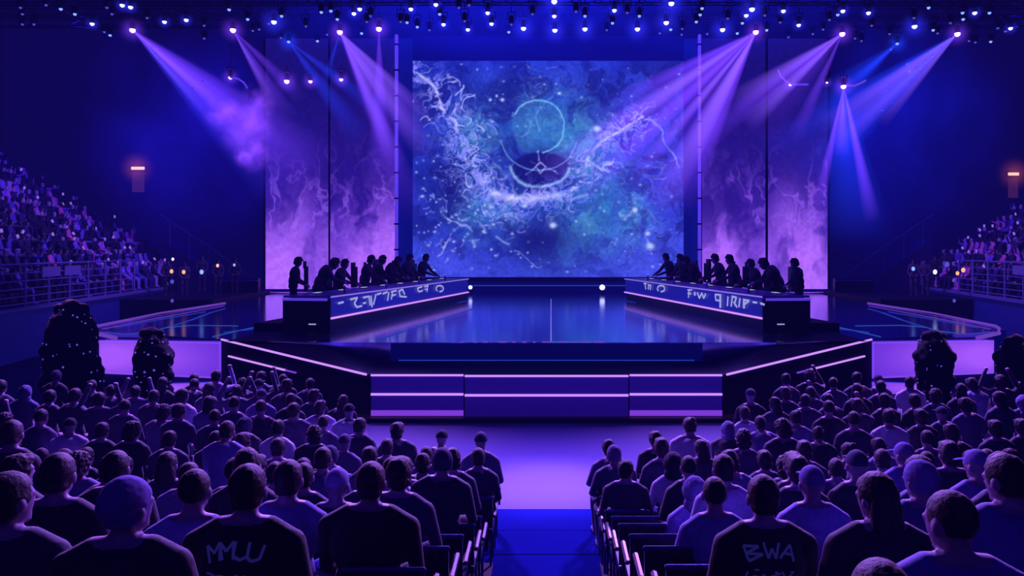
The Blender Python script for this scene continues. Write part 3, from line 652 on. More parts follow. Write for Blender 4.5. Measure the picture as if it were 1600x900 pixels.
def person(loc, rz_, scale, pose, hair, cloth, haircol, label, group, voxel=.012, wide=1.0, headscale=1.0, hairvis=True):
    me, T = get_body(pose, voxel, wide)
    o = obj('person', me, None, loc, (0, 0, rz_), (scale,)*3); o.color = (*lin(cloth), 1); tag(o, label, 'person', group)
    if hairvis:
        if hair not in HAIR: HAIR[hair] = mk_hair(hair)
        h = obj(KNAME[hair], HAIR[hair], o); h.matrix_local = T @ Matrix.Scale(headscale, 4); h.color = (*lin(haircol), 1)
    return o
DARK = [(52,48,84),(40,38,66),(62,56,100),(48,48,92),(70,60,108),(34,32,58)]
MIDC = [(100,92,150),(116,106,176),(88,82,138),(130,118,190)]
LIGHTC = [(180,170,225),(200,190,240),(160,150,215)]
HC = [(30,27,46),(38,31,52),(46,38,60),(25,23,40)]
BR = lambda c: tuple(min(225, int(18+x*1.35)) for x in c)

# --- near spectators, one by one: u of head, v of head top, head width px, hair, cloth, pose, wide, yaw, label
near = [
 (12,735,74,'short',(20,16,40),'sit_right',1.12,-8,'dark-haired spectator at the left edge turning right, lit ear and cheek'),
 (92,705,58,'short',(14,12,30),'sit',1.12,-5,'broad dark-jacketed spectator with short dark hair, second head from the left edge up front'),
 (198,744,76,'beanie',(14,12,32),'sit_right',1.2,-4,'big spectator in a pale smooth beanie and dark jacket, front left'),
 (305,729,58,'crop',(84,76,150),'sit',1.1,0,'crop-haired spectator in a pale collared top between beanie and printed shirt'),
 (388,722,66,'short',(10,9,22),'sit',1.25,0,'dark-haired spectator with a faded blue print across the back of a black shirt, left block'),
 (451,716,52,'short',(60,54,120),'sit',1.1,0,'spectator in a paler jacket just right of the left printed-shirt man'),
 (580,719,54,'short',(12,10,26),'sit',1.3,3,'large dark-jacketed spectator near the aisle, left block front'),
 (624,713,44,'messy',(26,22,60),'sit',1.15,6,'dark-haired spectator in a blue-edged jacket behind the large man, left aisle side'),
 (182,702,46,'short',(18,16,40),'sit',1.2,0,'spectator with round rim-lit hair behind the pale beanie'),
 (122,706,34,'curly',(60,54,110),'sit_right',1.0,-8,'curly-haired spectator in glasses facing right, pale violet face edge, far left'),
 (20,655,36,'short',(16,14,36),'sit',1.0,-4,'rim-lit round-headed spectator at the far left edge above the turning man'),
 (262,705,34,'long',(16,14,38),'sit',1.0,0,'long-haired spectator between round hair and the pale collar man'),
 (505,697,32,'short',(44,38,92),'sit',1.15,0,'spectator with narrow shoulders in mid-violet top, centre of left block'),
 (345,667,28,'short',(70,62,130),'sit_lean',1.0,0,'light-faced spectator leaning forward behind the pale collar man'),
 (690,700,36,'beanie',(16,14,40),'sit_left',1.15,6,'spectator in a banded dark beanie near the left aisle seats'),
 (706,700,30,'messy',(20,18,50),'sit_left',1.1,8,'messy-haired spectator leaning toward the aisle beside the banded beanie'),
 (1116,742,46,'crop',(64,58,130),'sit',1.05,-2,'crop-haired spectator in a pale jacket, right block beside the hooded one'),
 (1192,739,58,'short',(11,9,24),'sit',1.2,0,'dark-haired spectator with a faded blue print across a black shirt, right block'),
 (1268,726,46,'cap',(90,82,160),'sit',1.05,0,'spectator in a pale backwards cap and light top, right block'),
 (1084,743,36,'hood',(80,70,150),'sit',1.0,-4,'spectator with a pale violet hood beside the right aisle seats'),
 (1374,738,64,'long',(12,10,26),'sit_left',1.15,0,'large long-haired spectator in black, front right'),
 (1441,719,52,'beanie',(40,36,90),'sit_left',1.0,4,'spectator in a smooth pale cap turned left, right block'),
 (1492,764,84,'crop',(56,50,120),'sit_left',1.15,4,'nearest right spectator with short dark hair and a rim-lit ear'),
 (1577,708,66,'short',(48,42,104),'sit_left',1.15,2,'dark-haired spectator with violet-lit cheek at the right edge'),
 (1338,723,34,'cap',(44,40,90),'sit',1.0,0,'round pale-headed spectator behind the long-haired person, right block'),
 (1378,700,29,'short',(20,18,44),'sit',1.1,0,'dark round-headed spectator between pale heads, right block'),
 (1415,691,32,'cap',(64,56,130),'sit_left',1.0,0,'spectator in a violet cap above the smooth pale cap'),
 (1530,702,40,'cap',(60,50,120),'sit_left',1.0,0,'spectator in a pinkish violet cap near the right edge'),
 (1375,866,118,'crop',(10,9,20),'sit',1.0,0,'top of a dark head at the bottom edge, front right'),
 (1240,705,36,'messy',(22,20,50),'sit',1.0,0,'dark-haired spectator behind the pale backwards cap'),
 (1482,688,34,'messy',(18,16,40),'sit',1.1,0,'wide dark-haired spectator behind the smooth pale cap'),
]
placed = []
for i, (u, v, w, hr, cl, pose, wide, yaw, lab) in enumerate(near):
    s = w/.2; Y = F/s; ht = {'sit_lean': 1.30}.get(pose, 1.385); x = (u-CX)/s
    z = H-(v-CY)/s-ht
    hc = (60, 52, 110) if hr in ('beanie', 'cap', 'hood') else HC[i % 4]
    if 'dark beanie' in lab: hc = (30, 26, 66)
    o = person((x, Y, z), R(-yaw)+math.atan2(-x, 60), 1., pose, hr, BR(cl), BR(hc) if hc not in HC else hc, lab, 'seated spectators on the hall floor', .012, wide)
    placed.append((x, Y))
    if 'faded blue print' in lab:
        mb = MB(); rr = random.Random(u)
        # arched lettering-like strokes above a round emblem
        LT = {'M': [(-1,-1,-1,1),(-1,1,0,0),(0,0,1,1),(1,1,1,-1)], 'U': [(-1,1,-1,-.6),(-1,-.6,0,-1),(0,-1,1,-.6),(1,-.6,1,1)], 'J': [(1,1,1,-.6),(1,-.6,0,-1),(0,-1,-1,-.5)], 'B': [(-1,-1,-1,1),(-1,1,.8,.6),(.8,.6,-1,0),(-1,0,1,-.5),(1,-.5,-1,-1)],
              'W': [(-1,1,-.5,-1),(-.5,-1,0,.3),(0,.3,.5,-1),(.5,-1,1,1)], 'A': [(-1,-1,0,1),(0,1,1,-1),(-.5,-.2,.5,-.2)]}
        word = 'MMUJ' if u < 800 else 'BWA'
        for k, ch in enumerate(word):
            a = -.75+1.5*k/(len(word)-1); cx_, cz_ = .13*math.sin(a), .99+.045*math.cos(a); hw = .1/len(word)+.006
            for (x0_, z0_, x1_, z1_) in LT[ch]:
                ca, sa = math.cos(-a*.4), math.sin(-a*.4); f_ = lambda x, z: (cx_+x*hw*ca-z*.036*sa, 0, cz_+x*hw*sa+z*.036*ca)
                mb.bar(f_(x0_, z0_), f_(x1_, z1_), .004, .012)
        for k in range(14):
            a = 2*math.pi*k/14; b = a+.5; r_ = .055+.02*math.sin(3*a); mb.bar((r_*math.cos(a), 0, .87+r_*math.sin(a)), (r_*1.1*math.cos(b), 0, .87+r_*math.sin(b)), .004, .01)
        for k in range(10): mb.bar((rr.uniform(-.15, .15), 0, rr.uniform(.84, .94)), (rr.uniform(-.15, .15), 0, rr.uniform(.84, .94)), .004, .007)
        # press the strokes on to the back of the shirt
        me, T = get_body(pose, .012, wide)
        from mathutils.bvhtree import BVHTree
        bt = BVHTree.FromPolygons([v_.co for v_ in me.vertices], [tuple(p.vertices) for p in me.polygons])
        nv = []
        for q in mb.v:
            hit = bt.ray_cast(Vector((q[0], -1, q[2])), Vector((0, 1, 0)))
            nv.append((q[0], (hit[0].y-.006 if hit[0] is not None else -.15)+q[1], q[2]))
        mb.v = nv; mb.build('shirt_print', M['print_'], o)

# --- the rest of the floor crowd in rows
rnd = random.Random(12)
rows = [(3.7, 0, .9), (4.5, 0, .9), (5.35, .02, .88), (6.1, .1, .86), (6.85, .2, .85), (7.6, .3, .85), (8.3, .4, .84), (9.0, .5, .84), (9.6, .58, .84), (10.3, .62, 3.0), (11.0, .64, 3.4), (11.8, .66, 4.4)]
seat_pts = []; nfl = 0
for s in (-1, 1):
    side = 'left' if s < 0 else 'right'
    for ri, (Yk, cur, x0) in enumerate(rows):
        x = x0; n = 0
        while True:
            n += 1
            Y = Yk+cur*(x-.85)+rnd.uniform(-.08, .08)
            if Y > 14.9: break
            u = CX+F*s*x/Y
            if u < -25 or u > 1625: break
            big = Y < 5.6
            ok = not (n == 1 and 4.9 < Y < 7.9)
            if n == 1 and Yk > 4 and Yk < 8: seat_pts.append((s*x, Y, s, n, ri))
            if any(abs(s*x-qx) < 1.0 and abs(Y-qy) < 1.3 for qx, qy in ((-7.9, 15.4), (-10.3, 16.7), (7.8, 15.4), (9.9, 16.2))): x += .57; continue
            for (px, py) in placed:
                if abs(px-s*x) < .40 and abs(py-Y) < .45: ok = False
                # do not hide the hand-placed near heads
                up = CX+F*px/py
                if Y < py and abs(up-u) < .3*F/Y and Y < 5.2: ok = False
            if big and (not ok or ri < 2): x += .58; continue
            if ok:
                fr = rnd.random(); far = Y > 9.5
                pose = rnd.choices(['sit', 'sit_right', 'sit_left', 'sit_lean', 'sit_phone', 'sit_cheer'], [5, 1.2, 1.6, 1.4, (.7 if abs(x) > 4.5 else 0) if far else .0, (.9 if abs(x) > 5 else .0) if far else 0])[0]
                hr = rnd.choices(['short', 'crop', 'messy', 'long', 'bun', 'curly', 'cap', 'beanie', 'hood'], [5, 2, 3, 2, .8, .8, 1.2, .5, .4])[0]
                cl = rnd.choices(DARK+MIDC+LIGHTC, [5]*6+[2]*4+[.9]*3)[0]
                hc = rnd.choice(HC) if hr not in ('cap', 'beanie', 'hood') else rnd.choice(MIDC+DARK)
                dz = rnd.uniform(-.06, .05)
                lab = '%s spectator in %s top, %s seat %s of aisle, %s row from back' % (KLAB[hr], 'dark' if cl in DARK else ('violet' if cl in MIDC else 'pale'), ordn(n), side, ordn(ri+1))
                person((s*x+rnd.uniform(-.04, .04), Y, rz(Y) + 0.0), R(rnd.uniform(-10, 10)), 1+dz, pose, hr, cl, hc, lab, 'seated spectators on the hall floor', .012 if Y < 8 else .02, rnd.choice((1.0, 1.1)))
                nfl += 1
                if n <= 2 and not (n == 1 and 4 < Yk < 8): seat_pts.append((s*x, Y, s, n, ri))
            x += rnd.uniform(.54, .6)
print('floor crowd', nfl)

# --- chairs along the aisle
def chair_parts():
    seat = MB(); seat.box((0, .02, .44), (.44, .42, .06)); back = MB()
    for i in range(7):
        a = (i-3)/3; back.box((a*.19, -.2-.03*(1-a*a), .66), (.066, .03, .34))
    leg = MB().tube([(0, 0, 0.02), (0, 0, .43)], .014, 6)
    arm = MB(); arm.tube([(0, -.18, .62), (0, .16, .64)], .022, 6); arm.tube([(0, .14, .64), (0, .14, .44)], .014, 6)
    tr = MB(); tr.tube([(-.22, -.23, .84), (.22, -.23, .84)], .018, 6)
    return [('seat', seat.mesh('seat', M['chair'])), ('backrest', back.mesh('backrest', M['chair'])), ('leg', leg.mesh('leg', M['chrome'])), ('armrest', arm.mesh('armrest', M['chair'])), ('top_rail', tr.mesh('top_rail', M['chrome']))]
CP = dict(chair_parts())
def chair(x, y, z, rzz, label):
    t = thing('chair', label, 'chair', (x, y, z), rzz, 'dark chairs along the aisle')
    obj('seat', CP['seat'], t); obj('backrest', CP['backrest'], t); obj('top_rail', CP['top_rail'], t)
    for a in (-1, 1):
        obj('armrest', CP['armrest'], t, (a*.24, 0, 0))
        for b in (-.17, .19): obj('leg', CP['leg'], t, (a*.2, b, 0))
    return t
cr = {}
for (x, Y, s, n, ri) in seat_pts:
    chair(x, Y-.02, rz(Y), 0, 'dark chair with pale rails, %s seat %s of the aisle, %s row from the back' % (ordn(n), 'left' if s < 0 else 'right', ordn(ri+1)))
# --- players
GC = {}
def game_chair(p, rzz, k, where):
    if not GC:
        GC['seat'] = MB().box((0, 0, .43), (.48, .46, .1)).mesh('seat', M['chair'])
        b = MB(); b.box((0, -.27, .78), (.44, .09, .56)); b.box((0, -.3, 1.1), (.28, .07, .16)); GC['backrest'] = b.mesh('backrest', M['chair'])
        b = MB(); b.tube([(0, 0, .08), (0, 0, .4)], .03, 8)
        for i in range(5): a = 2*math.pi*i/5; b.tube([(0, 0, .08), (.28*math.cos(a), .28*math.sin(a), .04)], .022, 6)
        GC['base'] = b.mesh('base', M['chrome'])
    t = thing('gaming_chair', 'dark high-backed chair at ' + where, 'chair', (p.x, p.y, ZU+.22), rzz, 'gaming chairs at the desks')
    t.scale = (k, k, k)
    for n_, m_ in GC.items(): obj(n_, m_, t)
pl = {-1: [(462,403,'stand'),(512,414,'game_low'),(542,405,'game'),(583,399,'game'),(601,399,'game'),(618,397,'game_low'),(645,397,'game'),(671,397,'game')],
      1: [(1245,405,'stand'),(1204,414,'game_low'),(1170,405,'game'),(1137,398,'game'),(1114,397,'game'),(1077,397,'game_low'),(1058,397,'game'),(1035,396,'game')]}
for s in (-1, 1):
    t0, t1, o0, o1 = DESK[s]
    for k, (u, v, pose) in enumerate(pl[s]):
        off = .78 if pose != 'stand' else .42
        a = o0+Vector((s*off, .3 if k else .6, 0)); b = o1+Vector((s*off, 0, 0))
        p = W(a, b, u-s*-(4 if pose == 'stand' else 14), 500)
        me, T = get_body(pose, .014, 1.25); topz = (T @ Vector((0, 0, .15))).z
        tz = H-(v-CY)*p.y/F; sc_ = min(1.45, max(1.0, (tz-ZU-.22)/topz)); sc_ = 1.42 if pose == 'game_low' else sc_
        d = Vector((-s, .1 if k else -.05, 0)); rzz = math.atan2(d.y, d.x)-math.pi/2
        rzz += R(rnd.uniform(-10, 10)) + (s*R(14) if k > 4 else 0)
        side = 'left' if s < 0 else 'right'
        lab = 'dark-jacketed player %s at the %s desk, %s from its hall end' % ({'game_low': 'hunched low', 'game': 'seated', 'stand': 'standing upright looking down'}[pose], side, ordn(k+1))
        person((p.x, p.y, ZU+.22), rzz, sc_, pose, 'headset', (16, 14, 48) if k % 3 else (22, 18, 60), (12, 10, 26), lab, 'players at the desks', .014, 1.25, 1.12 if pose != 'stand' else 1.25)
        if pose != 'stand': game_chair(p, rzz, sc_, lab.split(' at ')[1])
    # things on the table
    rr = random.Random(3+s); top = ZU+1.0
    for k in range(8):
        f = .07+.118*k
        c = t0.lerp(t1, f).lerp(o0.lerp(o1, f), .62)
        kb = thing('keyboard', 'keyboard on the %s desk, %s from its hall end' % ('left' if s < 0 else 'right', ordn(k+1)), 'keyboard', (c.x, c.y, top), R(90)+math.atan2((t1-t0).x, 99)*-1, 'keyboards on the player desks')
        MB().box((0, 0, .015), (.44, .16, .03)).build('keyboard_base', M['chair'], kb)
        mb = MB()
        for i in range(10):
            for j in range(4): mb.box((-.19+.042*i, -.055+.036*j, .035), (.034, .028, .014))
        mb.build('keys', M['logo'], kb)
        if k % 2 == 0:
            c = t0.lerp(t1, f+.05).lerp(o0.lerp(o1, f+.05), .25)
            bt_ = thing('water_bottle', 'small pale bottle on the %s desk, %s from its hall end' % ('left' if s < 0 else 'right', ordn(k//2+1)), 'bottle', (c.x, c.y, top), 0, 'bottles on the player desks')
            MB().tube([(0,0,.0), (0,0,.02), (0,0,.15), (0,0,.19), (0,0,.22)], [.035,.038,.038,.02,.015], 10, caps=False).build('bottle_body', M['desk_top'], bt_, smooth=True)
            MB().tube([(0,0,.22), (0,0,.245)], .018, 8, caps=False).build('bottle_cap', M['logo'], bt_)

# ================================================================ STANDS
STD = {}
PASTEL = [(24,20,70)]*7+[(40,30,110)]*4+[(235,120,210),(210,120,240),(150,120,250),(120,110,240),(190,170,255),(90,80,200),(60,50,150),(40,34,110),(30,26,90),(28,22,80)]
def stand(s):
    side = 'left' if s < 0 else 'right'; rr = random.Random(70+s)
    p0 = Vector((s*17.4, 24.4, 0)); p1 = Vector((s*19.8, 39.5, 0)); d = (p1-p0).normalized(); nrm = Vector((s*abs(d.y), -s*s*abs(d.x), 0)); nrm = Vector((s*d.y, -s*d.x*1.0, 0))
    if nrm.x*s < 0: nrm = -nrm
    L_ = (p1-p0).length; z0 = 1.75
    root = thing('seating_stand', '%s raked seating stand with stepped rows behind a blue wall' % side, 'stand', (s*19, 32, 0), group='raked side stands')
    D = lambda o: inw(o, root)
    cells = []; spans = []
    for r in range(0, 14):
        ps = []
        t = -4.
        while t < 30:
            q = p0+d*t+nrm*(.75+.9*r); z = z0+.6*r; u = CX+F*q.x/q.y; v = CY+(H-z-1.36)*F/q.y
            uu = u if s < 0 else 1708-u; lim = 232+.60*max(uu, 0)+(14 if s > 0 else 0)
            lo_u = -30 if s < 0 else 90
            if uu > lo_u and uu < 262 and v > lim: ps.append((q+Vector((rr.uniform(-.08, .08), rr.uniform(-.08, .08), z)), t, r, uu, v))
            t += .66
        if ps: cells += ps; spans.append((r, ps[0][1], ps[-1][1]))
    mb = MB()
    for r, ta, tb in spans:
        a = p0+d*(ta-1.5)+nrm*(.35+.9*r); b = p0+d*(tb+1.2)+nrm*(.35+.9*r); c, e = b+nrm*.9, a+nrm*.9
        mb.prism([(a.x, a.y), (b.x, b.y), (c.x, c.y), (e.x, e.y)] if s < 0 else [(a.x, a.y), (e.x, e.y), (c.x, c.y), (b.x, b.y)], 0, z0+.6*r)
    D(mb.build('stepped_rows', M['tier']))
    mb = MB()
    for r, ta, tb in spans:
        a = p0+d*(ta-1)+nrm*(.62+.9*r); b = p0+d*(tb+.8)+nrm*(.62+.9*r); z = Vector((0, 0, z0+.6*r+.43)); mb.bar(a+z, b+z, .4, .05)
    D(mb.build('bench_rows', M['chair']))
    ta = -5
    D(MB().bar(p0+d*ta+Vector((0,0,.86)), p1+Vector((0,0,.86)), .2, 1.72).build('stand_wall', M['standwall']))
    D(MB().bar(p0+d*ta+Vector((-s*.12,0,1.72)), p1+Vector((-s*.12,0,1.72)), .35, .1).build('wall_ledge', M['rail']))
    # railing
    ral = thing('railing', '%s pale metal railing with horizontal bars in front of the stand crowd' % side, 'railing', (s*18, 28, z0), group='stand railings')
    m1, m2 = MB(), MB()
    for h in (1.45, 1.15, .88, .62, .36, .12):
        m1.tube([p0+d*ta+Vector((0,0,z0+h)), p0+d*11.5+Vector((0,0,z0+h))], .035 if h > 1.4 else .022, 6)
    inw(m1.build('rails', M['rail']), ral)
    t = ta
    while t < 11.6:
        q = p0+d*t; o = MB().tube([q+Vector((0,0,z0)), q+Vector((0,0,z0+1.47))], .05, 6).build('post', M['rail']); inw(o, ral); t += 1.65
    # sheer banners between some posts
    for t in (2.6, 4.3):
        a = p0+d*(t+.1)+Vector((-s*.05,0,z0+1.15)); b = p0+d*(t+1.45)+Vector((-s*.05,0,z0+1.15)); inw(MB().bar(a, b, .02, .36).build('rail_sign', M['rail']), ral)
    # crowd
    cells.sort(key=lambda c: c[0].y); rr.shuffle(cells); cells = cells[:190 if s < 0 else 90]; cells.sort(key=lambda c: c[0].y)
    N = 42 if s < 0 else 26
    cnt = {}
    small = []
    for i, (q, t, r, uu, v) in enumerate(cells):
        pose = rr.choices(['sit', 'sit_cheer', 'sit_phone', 'sit_lean'], [5, 2, 2, 2])[0]; cl = rr.choice(PASTEL)
        face = math.atan2(-s*-1*.9, 1)  # turn towards the stage
        rzz = math.atan2(-(0-q.x), (38-q.y))*1.0
        rzz = -math.atan2(-q.x, max(6, 38-q.y)) if True else 0
        if i < N:
            k = cnt[r] = cnt.get(r, 0)+1; nm = 'pink' if cl[0] > 200 and cl[1] < 140 else ('violet' if cl[0] > 110 else 'dark blue')
            person(q, rzz, 1.0, pose, rr.choice(['short', 'cap', 'long', 'messy']), cl, rr.choice(HC+[(150,130,230)]), '%s-topped spectator in the %s stand, row %d above its railing, %s along' % (nm, side, r+1, ordn(k)), 'spectators in the %s stand' % side, .03)
        else: small.append((q, rzz, pose, cl))
    # everyone beyond: one mesh of many small figures
    V, Fc, CC, n0 = [], [], [], 0
    for (q, rzz, pose, cl) in small:
        me, T = get_body(pose, .05); nv = len(me.vertices); co = np.empty(nv*3); me.vertices.foreach_get('co', co); co = co.reshape(-1, 3)
        c, s_ = math.cos(rzz), math.sin(rzz); co = co @ np.array([[c, s_, 0], [-s_, c, 0], [0, 0, 1]])+np.array(q); V.append(co)
        Fc += [tuple(i+n0 for i in p.vertices) for p in me.polygons]; n0 += nv
        k = np.tile(np.array([*lin(cl), 1.]), (nv, 1)); hz = co[:, 2] > q.z+1.14; k[hz] = [*lin((190, 160, 225) if rr.random() < .5 else (30, 24, 60)), 1]; CC.append(k)
    if V:
        me = bpy.data.meshes.new('distant_crowd'); me.from_pydata(np.concatenate(V).tolist(), [], Fc); me.update()
        at = me.attributes.new('tone', 'FLOAT_COLOR', 'POINT'); at.data.foreach_set('color', np.concatenate(CC).astype(np.float32).ravel())
        me.materials.append(M_crowd); o = bpy.data.objects.new('distant_crowd', me); COL.objects.link(o)
        tag(o, 'packed distant spectators filling the upper rows of the %s stand' % side, 'crowd', kind='stuff')
    # phones and light sticks held up
    for i, (q, t, r, uu, v) in enumerate(rr.sample(cells, min(len(cells), 34 if s < 0 else 16))):
        o = MB().box((0, 0, 0), (.09, .03, .14)).build('glowing_phone', M['phone'], loc=q+Vector((rr.uniform(-.2, .2), -.1, 1.3+rr.uniform(-.1, .2)))); o.rotation_euler = (0, R(rr.uniform(-40, 40)), 0)
        tag(o, 'small glowing phone held up in the %s stand' % side, 'phone', 'glowing phones in the %s stand' % side)
M_crowd, N_, L_ = newmat('distant_clothing'); o_ = N_.new('ShaderNodeOutputMaterial'); b_ = N_.new('ShaderNodeBsdfPrincipled'); a_ = N_.new('ShaderNodeAttribute'); a_.attribute_name = 'tone'
L_.new(a_.outputs['Color'], b_.inputs['Base Color']); b_.inputs['Roughness'].default_value = .7; L_.new(b_.outputs[0], o_.inputs[0])
stand(-1); stand(1)

# handrail of the stairs beside each stand, and the dark service area behind the wings
for s in (-1, 1):
    side = 'left' if s < 0 else 'right'; U = (lambda u: u) if s < 0 else (lambda u: 1708-u); Yd = 43.
    t = thing('stair_railing', 'thin sloping handrail going down to the stage behind the %s wing' % side, 'railing', P(U(330), 440, Yd), group='sloping stair handrails')
    mb = MB(); pts = [P(U(250), 335, Yd), P(U(330), 388, Yd), P(U(402), 440, Yd)]
    inw(mb.tube(pts, .035, 6).build('handrail', M['rail']), t)
    for k in range(5):
        a = pts[0].lerp(pts[2], .1+.2*k); inw(MB().tube([a, a-Vector((0, 0, 1.5))], .03, 6).build('post', M['rail']), t)
    mb = MB(); a, b = P(U(250), 335, Yd), P(U(402), 440, Yd)
    mb.add([(a.x, Yd+.1, a.z-1.4), (b.x, Yd+.1, b.z-1.4), (b.x, Yd+.1, 0), (a.x, Yd+.1, 0), (a.x, Yd+2, a.z-1.4), (b.x, Yd+2, b.z-1.4), (b.x, Yd+2, 0), (a.x, Yd+2, 0)], [(0,1,2,3),(4,7,6,5),(0,4,5,1),(1,5,6,2),(2,6,7,3),(3,7,4,0)])
    inw(mb.build('stair_flank', M['arena']), t)
    # barrier boxes
    bb = thing('stage_barrier', 'dark low barrier with a thin blue top rail behind the %s wing' % side, 'barrier', P(U(375), 470, 40), group='barriers behind the wings')
    a, b = P(U(345), 440, 40.), P(U(405), 470, 40.)
    inw(MB().box(((a.x+b.x)/2, 40, 1.1), (abs(b.x-a.x), .3, 2.2)).build('barrier_body', M['black']), bb)
    inw(MB().box(((a.x+b.x)/2, 39.8, 2.1), (abs(b.x-a.x), .1, .06)).build('barrier_rail', M['standwall']), bb)
# staff standing by the wings
staff = [(262, 405, 33, 0), (288, 408, 33, 0), (315, 398, 33, 0), (340, 404, 34, 1), (366, 402, 34, 1), (1446, 404, 33, 0), (1462, 398, 31, 0), (1478, 392, 30, 0), (1506, 396, 30, 1), (1428, 404, 34, 1)]
for k, (u, v, ss, _) in enumerate(staff):
    p = P(u, v, F/ss); zf = .0; scl = max(1., min(1.3, (p.z-zf)/1.75))
    base = p.z-1.75*1.0
    o = person((p.x, p.y, base), R(180+ (30 if u < 800 else -30)), 1., 'stand', 'short', rnd.choice(DARK+[(90, 90, 200)]), (12, 10, 20), 'staff member standing by the %s wing, %s from the %s' % ('left' if u < 800 else 'right', ordn(k+1 if k < 5 else k-4), 'left'), 'staff behind the wings', .03)
for s in (-1, 1):   # walkway they stand on
    side = 'left' if s < 0 else 'right'
    m = MB().box((s*17.3, 37.3, .75), (5.2, 7., 1.5)); o = m.build('side_platform', M['black']); tag(o, 'dark raised walkway between the %s stand and the stage' % side, 'platform', 'side walkways')
for k, (u, v, m, r_) in enumerate(((268, 424, 'orange', .07), (287, 425, 'orange', .07), (315, 425, 'lens_b', .08), (1505, 422, 'orange', .08), (1496, 427, 'orange', .07), (1461, 425, 'lens', .08), (1480, 413, 'lens_f', .09), (270, 405, 'lens_p', .05), (340, 415, 'warm', .06), (1427, 420, 'lens_b', .07), (366, 414, 'lens_b', .05), (1490, 438, 'lens_f', .06), (269, 440, 'lens_f', .07), (269, 470, 'lens_f', .06), (1491, 470, 'lens_f', .06))):
    p = P(u, v, F/36.); l = thing('small_lamp', '%s small lamp glowing low behind the %s wing' % ({'orange': 'orange', 'warm': 'pinkish', 'lens': 'white'}.get(m, 'bluish'), 'left' if u < 800 else 'right'), 'lamp', p, group='small lamps behind the wings')
    MB().ell((0,0,0), (r_, r_, r_*1.3)).build('bulb', M[m], l, smooth=True); MB().tube([(0,0,-r_), (0,0,-.35)], .02, 6).build('stem', M['black'], l)

# bulky dark figures studded with glints
def bulky(u, vt, vb, wpx, ss, label):
    Y = F/ss; p = P(u, vt, Y); w = wpx/ss/2; t = thing('decorated_column', label, 'column', (p.x, Y, 0), 0, 'dark bulky columns in front of the stage')
    rr = random.Random(u); mb = MB(); h = p.z
    prof = [(0, .75), (.15, .8), (.3, .82), (.42, .86), (.5, .9), (.62, 1.0), (.74, 1.02), (.84, .92), (.92, .72), (.97, .45)]
    mb.tube([(0, 0, h*a) for a, b in prof], [w*b*.8 for a, b in prof], 16)
    for k in range(30):
        a = rr.uniform(.1, .93); b = rr.uniform(0, 6.28); wr = w*.66*(1 if a < .8 else .7); mb.ell((wr*math.cos(b), wr*math.sin(b), h*a), w*rr.uniform(.2, .36), n=10, m=8)
    for s_ in (-1, 1): mb.ell((s_*w*.38, 0, h*.97), w*.22)
    me = remeshed(mb, .035, 2, fz(7, .02)); me.materials.append(M['bulk']); o = obj('shaggy_body', me, t)
    g = MB()
    from mathutils.bvhtree import BVHTree
    bt = BVHTree.FromPolygons([v_.co for v_ in me.vertices], [tuple(q.vertices) for q in me.polygons])
    for k in range(56):
        b = rr.uniform(0, 6.28); z = h*rr.uniform(.3, .98); hit = bt.ray_cast(Vector((3*math.cos(b), 3*math.sin(b), z)), Vector((-math.cos(b), -math.sin(b), 0)))
        if hit[0] is not None: g.ell(hit[0], rr.uniform(.008, .024), n=8, m=6)
    gl = g.build('glint_beads', M['glint'], t); gl['kind'] = 'stuff'
bulky(238, 517, 650, 68, 78, 'bulky dark column studded with glints in front of the left violet panel')
bulky(112, 478, 650, 92, 72, 'largest bulky dark column studded with glints, left of the stage wing')
bulky(1459, 521, 650, 68, 78, 'bulky dark column studded with glints in front of the right violet panel')
bulky(1588, 530, 650, 70, 74, 'bulky dark glinting column at the right edge beyond the wing')

# exit lamps
SPH = MB().ell((0,0,0), 1., n=20, m=14).mesh('lamp_bloom', M['glow'])
for (u, v, lab, w) in ((216, 263, 'warm white wall lamp above a reddish doorway, left back wall', 20), (1583, 272, 'warm glowing wall lamp above a reddish doorway, right back wall', 16)):
    p = P(u, v, 57.6); k = 57.6/F
    t = thing('exit_lamp', lab, 'lamp', p, group='warm exit lamps')
    MB().box((0, .05, 0), (w*k*1.3, .12, 9*k)).build('lamp_housing', M['black'], t)
    MB().box((0, -.05, 0), (w*k, .1, 4.5*k)).build('lamp_lens', M['warm'], t)
    d = MB().box(P(u, v+22, 57.7), (w*k*.9, .1, 30*k)).build('door_1' if u < 800 else 'door_2', M['warm_dim']); st(d)
    g = obj('lamp_bloom', SPH, t, scale=(1.5, 1.5, 1.5)); c = lin((255, 110, 110)); g.color = (*[x*.28 for x in c], 1)

# ================================================================ TRUSS, LAMPS, BEAMS
ZT = 14.9
for k, Y in enumerate((31.5, 33.2, 35.0, 36.8, 38.6)):
    t = thing('lighting_truss', 'dark box truss across the hall under the ceiling, %s from the front' % ordn(k+1), 'truss', (0, Y, ZT), group='overhead lighting trusses')
    mb = MB()
    for a in (-.2, .2):
        for b in (0, .4): mb.tube([(-30, a, b), (30, a, b)], .03, 5)
    mb.build('chords', M['black'], t)
    mb = MB()
    for i in range(60):
        x = -30+i
        mb.bar((x, -.2, 0), (x+1, -.2, .4), .025); mb.bar((x, .2, .4), (x+1, .2, 0), .025); mb.bar((x, -.2, 0), (x+1, .2, 0), .025)
    mb.build('lacing', M['black'], t)
    for x in (-24, -12, 0, 12, 24): MB().tube([(x, 0, .4), (x, 0, 20.9-ZT)], .03, 5).build('hanger', M['black'], t)
cone = MB(); n = 20
cone.add([(.03*math.cos(2*math.pi*k/n), .03*math.sin(2*math.pi*k/n), 0) for k in range(n)]+[(1.03*math.cos(2*math.pi*k/n), 1.03*math.sin(2*math.pi*k/n), -1) for k in range(n)],
         [tuple(range(n)), tuple(range(2*n-1, n-1, -1))]+[(k, n+k, n+(k+1) % n, (k+1) % n) for k in range(n)])
